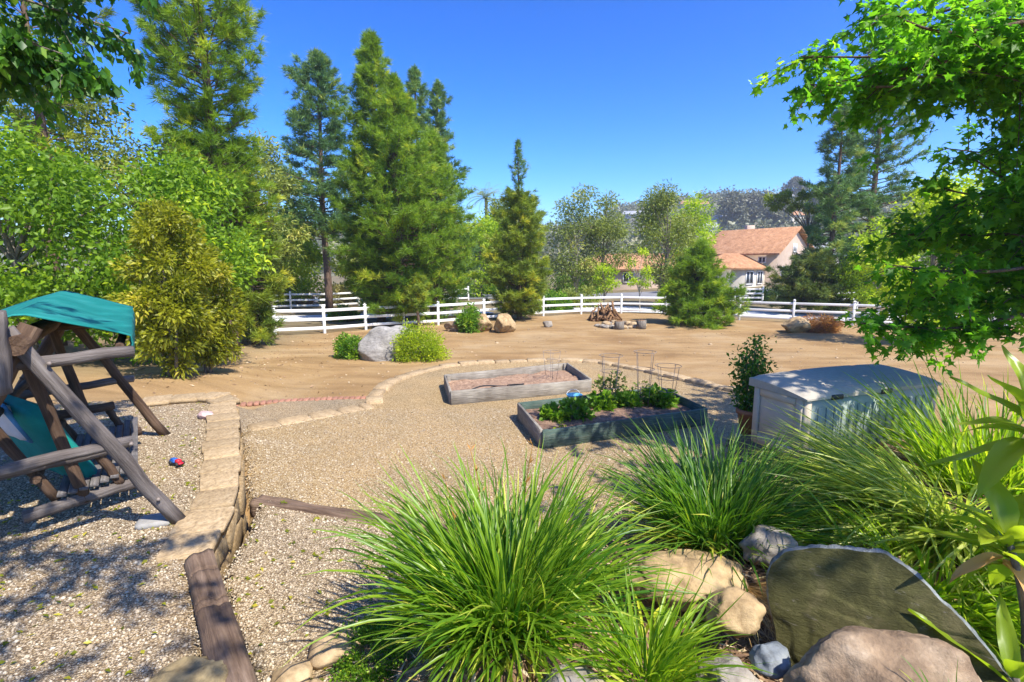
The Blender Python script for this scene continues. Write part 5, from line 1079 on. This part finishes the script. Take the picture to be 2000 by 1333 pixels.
pine('tall darker pine left of the central cluster with open lower trunk', -12.9, 36, 17.0, [(0.2, 0.8), (0.3, 2.6), (0.42, 3.4), (0.55, 2.9), (0.7, 2.1), (0.85, 1.5), (0.94, 0.95), (1, 0.12)], 'pine_b', nb=230, tpb=15, k=16, trunk=0.26, seed=7, start=0.28, L=0.42, w=0.045, gap=0.08)
pine('left one of the twin pine spires behind the central cluster', -6.55, 37, 16.4, [(0.05, 1.8), (0.3, 1.8), (0.6, 1.6), (0.8, 1.1), (1, 0.1)], 'pine_b', nb=150, seed=9, L=0.42, w=0.045)
pine('right one of the twin pine spires behind the central cluster', -5.45, 39.5, 16.3, [(0.05, 2.4), (0.3, 2.4), (0.55, 2.2), (0.75, 1.2), (0.9, 0.7), (1, 0.08)], 'pine_b', nb=170, seed=11, L=0.42, w=0.048)
pine('dense dark pine with a long bare spike top by the tan boulder', 0.4, 30.0, 7.0, [(0.0, 1.1), (0.12, 1.75), (0.5, 1.7), (0.75, 1.4), (0.9, 0.9), (1, 0.35)], 'pine_a', nb=230, tpb=14, k=17, trunk=0.16, seed=13, start=0.04, L=0.34)
sp_ = pine('thin pine leader sprouting above the dense dark pine', 0.38, 30.5, 10.1, [(0, 0.1), (0.74, 0.2), (0.82, 0.62), (0.86, 0.4), (0.9, 0.16), (1, 0.06)], 'pine_b', nb=26, tpb=7, k=14, trunk=0.09, seed=15, start=0.72, L=0.28, w=0.03, up=0.6)
pine('low bushy bright pine by the fence in front of the peach roofed house', 9.95, 27.4, 4.3, [(0.0, 1.5), (0.1, 1.95), (0.35, 1.6), (0.65, 1.0), (0.85, 0.5), (1, 0.06)], 'pine_bright', nb=190, tpb=15, k=17, trunk=0.12, seed=17, start=0.03, L=0.32, up=0.15)
pine('low spreading dark pine in front of the house gable', 19.2, 33, 3.7, [(0.0, 1.2), (0.25, 2.6), (0.55, 2.2), (0.8, 1.3), (1, 0.3)], 'pine_dark', nb=150, tpb=15, k=16, trunk=0.17, seed=19, start=0.14, L=0.38, w=0.042, up=0.1)
pine('tall pine with dark trunk right of the house', 20.9, 34, 13.2, [(0.05, 1.0), (0.25, 1.9), (0.38, 1.6), (0.6, 1.9), (0.8, 1.1), (1, 0.1)], 'pine_b', nb=130, tpb=13, k=15, trunk=0.2, seed=21, start=0.16, L=0.42, w=0.045, gap=0.18)
pine('tallest pine on the right, partly hidden by the maple branches', 26.0, 38, 18.6, [(0.05, 1.5), (0.2, 2.9), (0.5, 3.4), (0.75, 2.3), (0.92, 1.2), (1, 0.1)], 'pine_b', nb=190, tpb=14, k=16, trunk=0.26, seed=23, start=0.12, L=0.46, w=0.05, gap=0.08)
pine('small pine sprig low under the central cluster by the fence', -4.75, 25.6, 2.6, [(0.2, 0.35), (0.45, 0.75), (0.7, 0.55), (1, 0.08)], 'pine_a', nb=45, tpb=9, k=15, trunk=0.07, seed=25, start=0.38, L=0.26)
pine('very tall open pine on the left with bare trunk showing', -9.75, 17.6, 13.9, [(0.2, 0.9), (0.35, 1.9), (0.5, 1.6), (0.65, 2.0), (0.8, 1.55), (0.92, 1.2), (1, 0.5)], 'pine_bright', nb=290, tpb=14, k=22, trunk=0.23, seed=27, start=0.20, L=0.30, w=0.023, gap=0.14, lean=(-0.3, 0), up=0.35)
pine('pine with bare dark trunk at far left under the overhanging leaves', -13.0, 14.6, 11.5, [(0.2, 0.5), (0.55, 1.0), (0.7, 1.7), (0.9, 1.4), (1, 0.3)], 'pine_a', nb=90, tpb=12, k=18, trunk=0.17, seed=29, start=0.42, L=0.28, w=0.022, gap=0.2, lean=(0.35, 0))
pine('bushy pine foliage low behind the yellow green bushes', -9.75, 19.2, 6.0, [(0.0, 0.8), (0.3, 1.2), (0.6, 1.1), (0.85, 0.6), (1, 0.1)], 'pine_a', nb=150, tpb=13, k=17, trunk=0.13, seed=31, start=0.05, L=0.32, w=0.028)

def tree(name, label, x, y, H, rx, ry, th, mat, n, L, Wd, clumps=45, bark='bark_grey', cr=0.3, trunk=0.12, z=None, seed=1, hang=0.2, shape=1.0, group=None, sparse=1.0, cz=None, limbs=14, tsd=0.15):
    g = np.random.default_rng(seed); z = z1(x, y) if z is None else z
    t = thing(name, label, 'tree', (x, y, z), group=group)
    hz = (H - th) / 2; C = g.normal(size=(clumps, 3)); C /= np.linalg.norm(C, axis=1)[:, None]; C *= (g.uniform(0.25, 1, clumps) ** 0.45)[:, None]
    zz = C[:, 2]; nar = np.clip(1 - shape * 0.45 * np.clip(zz, 0, 1) ** 1.2, 0.15, 1); C = np.stack([C[:, 0] * rx * nar, C[:, 1] * ry * nar, th + hz + zz * hz], 1) * np.array([0.86, 0.86, 1.0])
    r = cr * min(rx, hz) * g.uniform(0.7, 1.3, clumps); i = g.integers(0, clumps, n); off = g.normal(size=(n, 3)); off /= np.linalg.norm(off, axis=1)[:, None]; off *= (g.uniform(0, 1, n) ** 0.45 * r[i] * sparse)[:, None] * np.array([1.15, 1.15, 0.8])
    Pp = C[i] + off; D = off / r[i][:, None] + g.normal(size=(n, 3)) * 0.6 + np.array([0, 0, -hang])
    mb = MB(); leaves(mb, Pp, D, L * g.uniform(0.6, 1.2, n), Wd * g.uniform(0.7, 1.2, n), np.clip(g.normal(0.42, tsd, clumps)[i] + g.normal(0, 0.16, n), 0, 1), droop=hang * 0.3)
    wood = MB(); s_ = np.linspace(0, 1, 9); top = th + hz * 1.3
    tr = np.stack([0.06 * H * np.sin(s_ * 3 + seed) * 0.3, 0.05 * H * np.sin(s_ * 2.3 + seed * 2) * 0.3, s_ * top - 0.1], 1); tube(wood, tr, trunk * (1 - s_ * 0.82), 8)
    for c in C[:limbs]:
        f = np.clip((c[2] - 0.3 * hz) / top, 0.2, 0.85) * 0.8; p0 = np.array([np.interp(f, s_, tr[:, j]) for j in range(3)]); q = np.linspace(0, 1, 6)[:, None]
        tube(wood, p0 + (c - p0) * q + np.array([0, 0, 0.08 * H]) * np.sin(q * 3.1) * 0.4, np.linspace(trunk * 0.4, 0.012, 6), 5, False)
    wood.build('trunk', bark, t, smooth=True); mb.build('crown', mat, t, tint=True); return t
BG = 'leafy trees beyond the yard'
# left mass
tree('broadleaf_tree', 'bright green leafy tree at far left behind the swing', -11.0, 11.6, 5.3, 2.9, 2.2, 0.3, 'leaf_bright', 15000, 0.17, 0.085, 80, seed=2, group=BG, shape=0.5)
tree('broadleaf_tree', 'bright green leafy tree left of the tall yellow green bush', -8.9, 13.8, 5.6, 2.1, 1.8, 0.3, 'leaf_bright', 11000, 0.18, 0.085, 60, seed=4, group=BG, shape=0.6)
tree('broadleaf_tree', 'olive green tree rising behind the bright leafy trees at far left', -13.6, 16.5, 7.8, 2.9, 2.2, 1.2, 'leaf_olive', 10000, 0.19, 0.075, 60, seed=6, group=BG, bark='bark_pale')
tree('broadleaf_tree', 'feathery olive tree between the far left trunk and the tall open pine', -12.0, 20, 8.4, 2.5, 2, 1.5, 'leaf_olive', 7500, 0.22, 0.075, 46, seed=8, group=BG, bark='bark_pale', sparse=1.1)
tree('broadleaf_tree', 'grey green tree just left of the tall open pine trunk', -13.0, 24, 9.6, 2.6, 2.2, 2, 'leaf_olive', 7000, 0.24, 0.085, 44, seed=10, group=BG)
tree('broadleaf_tree', 'grey green tree just right of the tall open pine trunk', -12.4, 26.5, 9.4, 1.9, 1.8, 2, 'leaf_olive', 5500, 0.25, 0.09, 36, seed=12, group=BG)
tree('broadleaf_tree', 'yellow green leafy tree behind the left fence by the tall open pine', -18.6, 42.5, 6.9, 3.0, 2, 0.4, 'leaf_lime', 7000, 0.24, 0.11, 50, seed=14, group=BG)
tree('broadleaf_tree', 'lime green tree left of the darker open pine', -16.4, 38.8, 8.0, 2.6, 2.2, 0.5, 'leaf_lime', 7000, 0.3, 0.14, 50, seed=16, group=BG)
tree('broadleaf_tree', 'mid green tree under the darker open pine', -11.6, 41.5, 5.6, 2.6, 2.2, 0.4, 'leaf_olive', 6000, 0.3, 0.13, 46, seed=18, group=BG)
tree('broadleaf_tree', 'green tree low behind the central pines on its left side', -10.2, 43.5, 6.4, 2.3, 2, 0.5, 'leaf_shrub', 6000, 0.28, 0.12, 44, seed=20, group=BG)
tree('broadleaf_tree', 'olive tree far left beyond the lane', -26, 40, 9.5, 4.2, 3, 1, 'leaf_olive', 8000, 0.34, 0.15, 50, seed=22, group=BG)
tree('broadleaf_tree', 'dark green tree far left beyond the lane', -23.5, 37, 8.5, 2.8, 3, 0.6, 'leaf_shrub', 7000, 0.3, 0.13, 46, seed=24, group=BG)
tree('broadleaf_tree', 'tall pale green tree in the gap left of the darker open pine', -16.8, 31, 8.6, 2.2, 2, 1.4, 'leaf_olive', 5200, 0.28, 0.10, 34, seed=26, group=BG)
# middle distance
tree('broadleaf_tree', 'yellow green tree between the central pines and the spiky topped pine', -3.0, 50, 8.4, 3.2, 2.2, 0.2, 'leaf_lime', 7500, 0.34, 0.15, 50, seed=28, group=BG)
tree('broadleaf_tree', 'grey green tree behind the yellow green one near the palm', -1.6, 57, 10.4, 3.6, 2.2, 0.6, 'leaf_olive', 7000, 0.4, 0.15, 50, seed=30, group=BG)
tree('broadleaf_tree', 'airy grey green tree right of the spiky topped pine', 5.6, 46, 10.0, 2.9, 2.4, 0.8, 'leaf_olive', 7500, 0.32, 0.10, 46, seed=32, group=BG, sparse=1.25, bark='bark_pale', limbs=34)
tree('broadleaf_tree', 'second airy tree, just left of the tall feathery one', 8.4, 47, 9.2, 2.4, 2.2, 0.8, 'leaf_olive', 7000, 0.32, 0.09, 40, seed=34, group=BG, sparse=1.25, bark='bark_pale', limbs=30)
tree('broadleaf_tree', 'tall feathery green tree left of the peach roof', 11.0, 37, 9.6, 2.6, 2.2, 1.0, 'leaf_olive', 9500, 0.28, 0.08, 50, seed=36, group=BG, sparse=1.15, limbs=30)
tree('broadleaf_tree', 'feathery yellow green tree touching the left end of the peach roof', 13.6, 40, 8.9, 2.2, 2.0, 1.4, 'leaf_lime', 6500, 0.28, 0.085, 40, seed=38, group=BG, sparse=1.15, limbs=26)
tree('young_tree', 'thin young tree with sparse leaves just behind the fence by the fire ring', 8.6, 34.6, 4.4, 0.9, 0.9, 1.2, 'leaf_lime', 900, 0.2, 0.08, 20, seed=40, trunk=0.045, bark='bark_pale', limbs=14)
tree('young_tree', 'slender staked young tree behind the firewood pile', 6.2, 34.2, 3.6, 1.0, 0.9, 0.9, 'leaf_lime', 900, 0.2, 0.09, 18, seed=42, trunk=0.05, limbs=12)
tree('broadleaf_tree', 'lime green leafy tree right of the tall right pines', 21.8, 30.5, 5.6, 2.2, 2.0, 0.5, 'leaf_lime', 7000, 0.22, 0.11, 50, seed=44, bark='bark_pale')
tree('broadleaf_tree', 'green tree at far right behind the maple branches', 27.5, 31, 6.4, 3.0, 2.0, 0.4, 'leaf_bright', 7000, 0.26, 0.12, 46, seed=46)
tree('broadleaf_tree', 'green tree at far right low behind the maple', 16.3, 20, 6.6, 2.2, 2.0, 0.5, 'leaf_lime', 9000, 0.2, 0.1, 46, seed=48)
# hedges and shrubs beyond the fence
SH = [(2.6, 36.0, 1.6, 1.25, 'leaf_shrub', 'dark green shrub behind the fence right of the spiky topped pine'), (5.0, 38.8, 2.0, 1.5, 'leaf_olive', 'grey green shrub behind the firewood pile'),
      (11.4, 35.8, 1.4, 1.9, 'leaf_lime', 'yellow green shrub behind the low bushy pine'), (15.6, 41.5, 2.2, 1.2, 'leaf_shrub', 'dark green hedge below the white gate panel'),
      (22.5, 43, 3.0, 1.3, 'leaf_shrub', 'clipped green hedge in front of the house gable'), (26.3, 40, 2.4, 1.5, 'leaf_lime', 'yellow green shrub behind the far right fence'),
      (-2.2, 54.5, 1.6, 1.4, 'leaf_shrub', 'spiky green shrub across the road'), (-14.2, 41.3, 1.5, 1.8, 'leaf_pale', 'pale dry twiggy shrub behind the back fence'),
      (-9.6, 29.3, 0.8, 0.8, 'leaf_shrub', 'small green shrub between the two left fences'), (-18.5, 40, 2.2, 2.4, 'leaf_shrub', 'green shrub beside the far tan boulder'),
      (-8.0, 46.5, 2.4, 2.0, 'leaf_olive', 'olive shrub behind the back fence right side'), (1.9, 55, 2.4, 3.0, 'leaf_olive', 'olive shrub across the road right of the spiky one'), (7.5, 57, 3.4, 3.0, 'leaf_shrub', 'wide green shrub in front of the low peach roofed house'), (17.5, 52, 2.6, 2.4, 'leaf_olive', 'olive shrub below the front wing of the peach roofed house'),
      (34, 50, 4, 3.0, 'leaf_shrub', 'large green shrub right of the house gable'), (-30, 30, 4, 4.0, 'leaf_olive', 'big olive shrub at far left beyond the lane')]
for i, (x, y, r, h_, mt, lb) in enumerate(SH):
    bush('shrub', lb, 'shrub', x, y, z1(x, y), r, r * 0.7, h_, int(1500 + 700 * r * h_), 0.26, 0.11, mt, 34, group='shrubs beyond the fence')
mb = MB()      # palm far behind
pt = thing('palm_tree', 'feathery palm top seen far behind, left of the spiky topped pine', 'palm', (-3.0, 60, z1(-3, 60)))
tube(mb, [(0, 0, -0.1), (0.1, 0, 6), (0.05, 0, 10.6)], [0.26, 0.2, 0.17], 9); mb.build('trunk', 'bark_grey', pt, smooth=True)
mb = MB()
for i in range(34):
    a = i * 2.4; el = rng.uniform(-0.5, 1.2); L = rng.uniform(2.0, 2.8); s_ = np.linspace(0.12, 1, 22); an = el - 1.1 * s_ ** 1.5; r = np.cumsum(np.cos(an)) * L / 22; zz = 10.6 + np.cumsum(np.sin(an)) * L / 22
    P_ = np.stack([np.cos(a) * r, np.sin(a) * r, zz], 1); sd = np.array([-math.sin(a), math.cos(a), 0]); Tn = np.gradient(P_, axis=0)
    for sg in (-1, 1): leaves(mb, P_, Tn / (np.linalg.norm(Tn, axis=1)[:, None]) * 0.5 + sd * sg + np.array([0, 0, -0.25]), 0.42 * np.sin(s_ * 2.6 + 0.35) + 0.05, 0.055, rng.uniform(0.3, 0.8), roll=0 * s_)
mb.build('fronds', 'leaf_olive', pt, tint=True)
for i, (x, y, H, r, lb) in enumerate(((90, 214, 15, 6, 'dark grey tree at the left of the hilltop row'), (100, 218, 16, 6, 'tall dark grey tree in the middle of the hilltop row'), (109, 216, 13, 5, 'dark grey tree at the right of the hilltop row'), (140, 242, 14, 5, 'dark rounded tree alone on the ridge near the right pines'), (160, 300, 14, 8, 'hazy low tree on the ridge beside the lone one'), (52, 190, 8, 5, 'small grey green tree on the hill left of the dark row'), (126, 214, 9, 6, 'grey green tree below the ridge near the tall right pines'))):
    z = float(hill_z(np.array([x]), np.array([y]))[0]); tree('ridge_tree', lb, x, y, H, r, r, 2, 'leaf_grey', 3000, 1.3, 0.8, 34, seed=60 + i, z=z, trunk=0.4, group='trees on the far hill')
tree('broadleaf_tree', 'olive bough of a wide pine like tree above the house roof', 23.6, 41.5, 9.0, 4.6, 1.4, 7.3, 'pine_a', 4200, 0.34, 0.07, 40, seed=71, trunk=0.14, shape=0.2)

# ------------------------------------------------------------------ overhanging near trees
def limb(mb, pts, r0, r1, n=7):
    pts = np.array(pts, float); t = np.linspace(0, len(pts) - 1, 14); P_ = np.stack([np.interp(t, np.arange(len(pts)), pts[:, i]) for i in range(3)], 1)
    for _ in range(3): P_[1:-1] = (P_[:-2] + 2 * P_[1:-1] + P_[2:]) / 4
    tube(mb, P_, np.linspace(r0, r1, 14), n); return P_
def overhang(name, label, base, trunk_pts, boughs, mat, kind, n_per, size, twig, seed, bark, tr=0.16, thin=1.0):
    """boughs: polylines (world) that carry leafy twigs; everything relative to base"""
    g = np.random.default_rng(seed); base = np.array(base, float); t = thing(name, label, 'tree', base); wood = MB(); crown = MB()
    limb(wood, np.array(trunk_pts) - base, tr, tr * 0.45, 10)
    for bpts, dens, rad in boughs:
        P_ = limb(wood, np.array(bpts) - base, 0.034, 0.006); L = np.sum(np.hypot(*np.diff(P_[:, :2], axis=0).T)) + 1e-3; nt_ = max(4, int(dens * L * thin))
        u = g.uniform(0.22, 1.0, nt_); C = np.stack([np.interp(u, np.linspace(0, 1, 14), P_[:, i]) for i in range(3)], 1)
        dirs = g.normal(size=(nt_, 3)) * np.array([1, 1, 0.5]); dirs /= np.linalg.norm(dirs, axis=1)[:, None]; ln = rad * g.uniform(0.35, 1.0, nt_)
        for c, d, l in zip(C, dirs, ln):
            q = np.linspace(0, 1, 6)[:, None]; tp = c + d * l * q + np.array([0, 0, -0.35]) * l * q ** 2; tube(wood, tp, np.linspace(0.008, 0.003, 6), 3, False)
            m_ = int(n_per * (0.5 + l / rad)); uu = g.uniform(0.15, 1.05, m_); lp = np.stack([np.interp(uu, q[:, 0], tp[:, i]) for i in range(3)], 1) + g.normal(0, twig, (m_, 3))
            tint = np.clip(g.normal(0.42, 0.16) + g.normal(0, 0.2, m_), 0, 1)
            if kind == 'star':
                D = d[None] * 0.5 + g.normal(0, 0.55, (m_, 3)) + np.array([0, 0, -0.35]); Nn = np.array([0, 0, 1.0]) + g.normal(0, 0.45, (m_, 3)); star_leaves(crown, lp, D, Nn, size * g.uniform(0.55, 1.15, m_), tint)
            else:
                D = d[None] * 0.35 + g.normal(0, 0.45, (m_, 3)) + np.array([0, 0, -0.75]); leaves(crown, lp, D, size * g.uniform(0.6, 1.15, m_), size * 0.56, tint, fold=0.15)
    wood.build('trunk', bark, t, smooth=True); crown.build('crown', mat, t, tint=True); return t
# maple on the right: trunk outside the frame, boughs reaching over the storage box and the slate
T0 = (7.6, 4.6, z1(7.6, 4.6))
MB_ = []
for tip, d_, r_ in (((4.2, -0.2, 6.3), 7, 0.8), ((3.0, 5.5, 5.0), 9, 0.45), ((3.3, 5.4, 5.0), 9, 0.5), ((4.9, 4.9, 5.9), 14, 0.9), ((4.7, 5.2, 5.0), 14, 0.9), ((5.6, 5.6, 5.6), 14, 1.0), ((5.2, 5.2, 4.5), 14, 0.8), ((4.3, 5.3, 3.95), 13, 0.7), ((5.0, 5.2, 3.5), 13, 0.7), ((6.2, 7.0, 5.5), 13, 1.0), ((6.8, 7.2, 4.4), 13, 0.9), ((6.5, 6.9, 3.5), 12, 0.8), ((7.2, 7.6, 6.6), 12, 1.1), ((5.7, 7.0, 4.7), 13, 0.8), ((5.2, 6.2, 3.9), 12, 0.7), ((4.9, 4.9, 4.6), 13, 0.7), ((4.7, 4.6, 4.2), 12, 0.6), ((5.3, 5.6, 4.9), 13, 0.8), ((2.95, 5.6, 5.3), 9, 0.55), ((3.2, 4.7, 5.3), 9, 0.6), ((3.7, 5.2, 4.95), 11, 0.85), ((4.0, 6.0, 5.9), 11, 0.9), ((4.6, 5.4, 4.3), 12, 0.8), ((4.4, 4.6, 5.4), 12, 0.9), ((5.0, 5.8, 5.0), 12, 0.9), ((5.3, 5.0, 3.9), 12, 0.75), ((4.3, 6.0, 3.55), 11, 0.6), ((3.75, 5.2, 3.2), 10, 0.55), ((3.5, 5.1, 2.62), 12, 0.45), ((4.5, 5.6, 2.95), 12, 0.55), ((5.2, 5.4, 3.2), 10, 0.6), ((4.1, 5.5, 2.75), 10, 0.45),
                    ((3.2, 2.2, 6.2), 7, 0.9), ((4.2, 1.6, 6.4), 7, 0.9), ((4.9, 3.2, 6.2), 8, 1.0), ((5.5, 4.0, 6.6), 8, 1.0), ((5.8, 6.4, 6.2), 8, 1.0), ((3.9, 0.4, 5.6), 6, 0.8), ((6.0, 6.6, 4.3), 9, 0.8), ((5.6, 6.3, 3.4), 9, 0.7)):
    s_ = np.array([7.4, 4.6, min(max(tip[2] - 0.6, 2.6), 5.2)]); s_ = s_ + rng.normal(0, 0.35, 3); m_ = s_ * 0.5 + np.array(tip) * 0.5 + np.array([0, 0, 0.35]) + rng.normal(0, 0.28, 3); m2 = s_ * 0.22 + np.array(tip) * 0.78 + rng.normal(0, 0.16, 3); MB_.append(([s_, m_, m2, tip], d_, r_))
overhang('maple_tree', 'near maple with star shaped leaves overhanging from the right', T0, [T0, (7.5, 4.6, 3.5), (7.4, 4.65, 6.2)], MB_, 'leaf_maple', 'star', 26, 0.092, 0.05, 81, 'bark_pine', 0.2, 0.74)
T1 = (-6.6, 0.8, 1.15); LB = []
for tip, d_, r_ in (((-4.2, 5.0, 4.8), 11, 0.5), ((-3.75, 5.1, 4.85), 9, 0.4), ((-4.8, 5.0, 5.4), 12, 0.7), ((-3.6, 5.2, 5.35), 9, 0.55), ((-4.1, 5.0, 5.5), 11, 0.7), ((-4.6, 5.2, 5.2), 11, 0.7), ((-4.3, 4.6, 5.05), 10, 0.5), ((-5.0, 4.8, 4.9), 11, 0.6), ((-3.75, 4.7, 4.95), 9, 0.4), ((-3.35, 4.9, 5.6), 5, 0.35), ((-5.2, 5.6, 5.9), 9, 0.8),
                    ((0.2, 0.4, 6.4), 7, 0.9), ((0.9, -0.3, 6.7), 7, 0.9), ((0.4, -1.2, 6.5), 7, 0.9), ((-0.6, -0.4, 6.2), 7, 0.9), ((-1.2, 0.6, 6.8), 7, 0.9), ((-1.8, -0.6, 6.5), 6, 0.9), ((1.5, -1.2, 6.9), 6, 0.8), ((-1.0, 1.6, 7.2), 6, 0.9)):
    s_ = np.array([-6.4, 1.0, 4.6]); m_ = (s_ * 0.5 + np.array(tip) * 0.5) + np.array([0, 0, 0.4]); LB.append(([s_, m_, tip], d_, r_))
overhang('shade_tree', 'near tree with drooping oval leaves hanging into the top left corner', T1, [T1, (-6.5, 0.9, 3.2), (-6.2, 1.1, 5.6)], LB, 'leaf_deep', 'oval', 30, 0.11, 0.05, 83, 'bark_grey', 0.2)
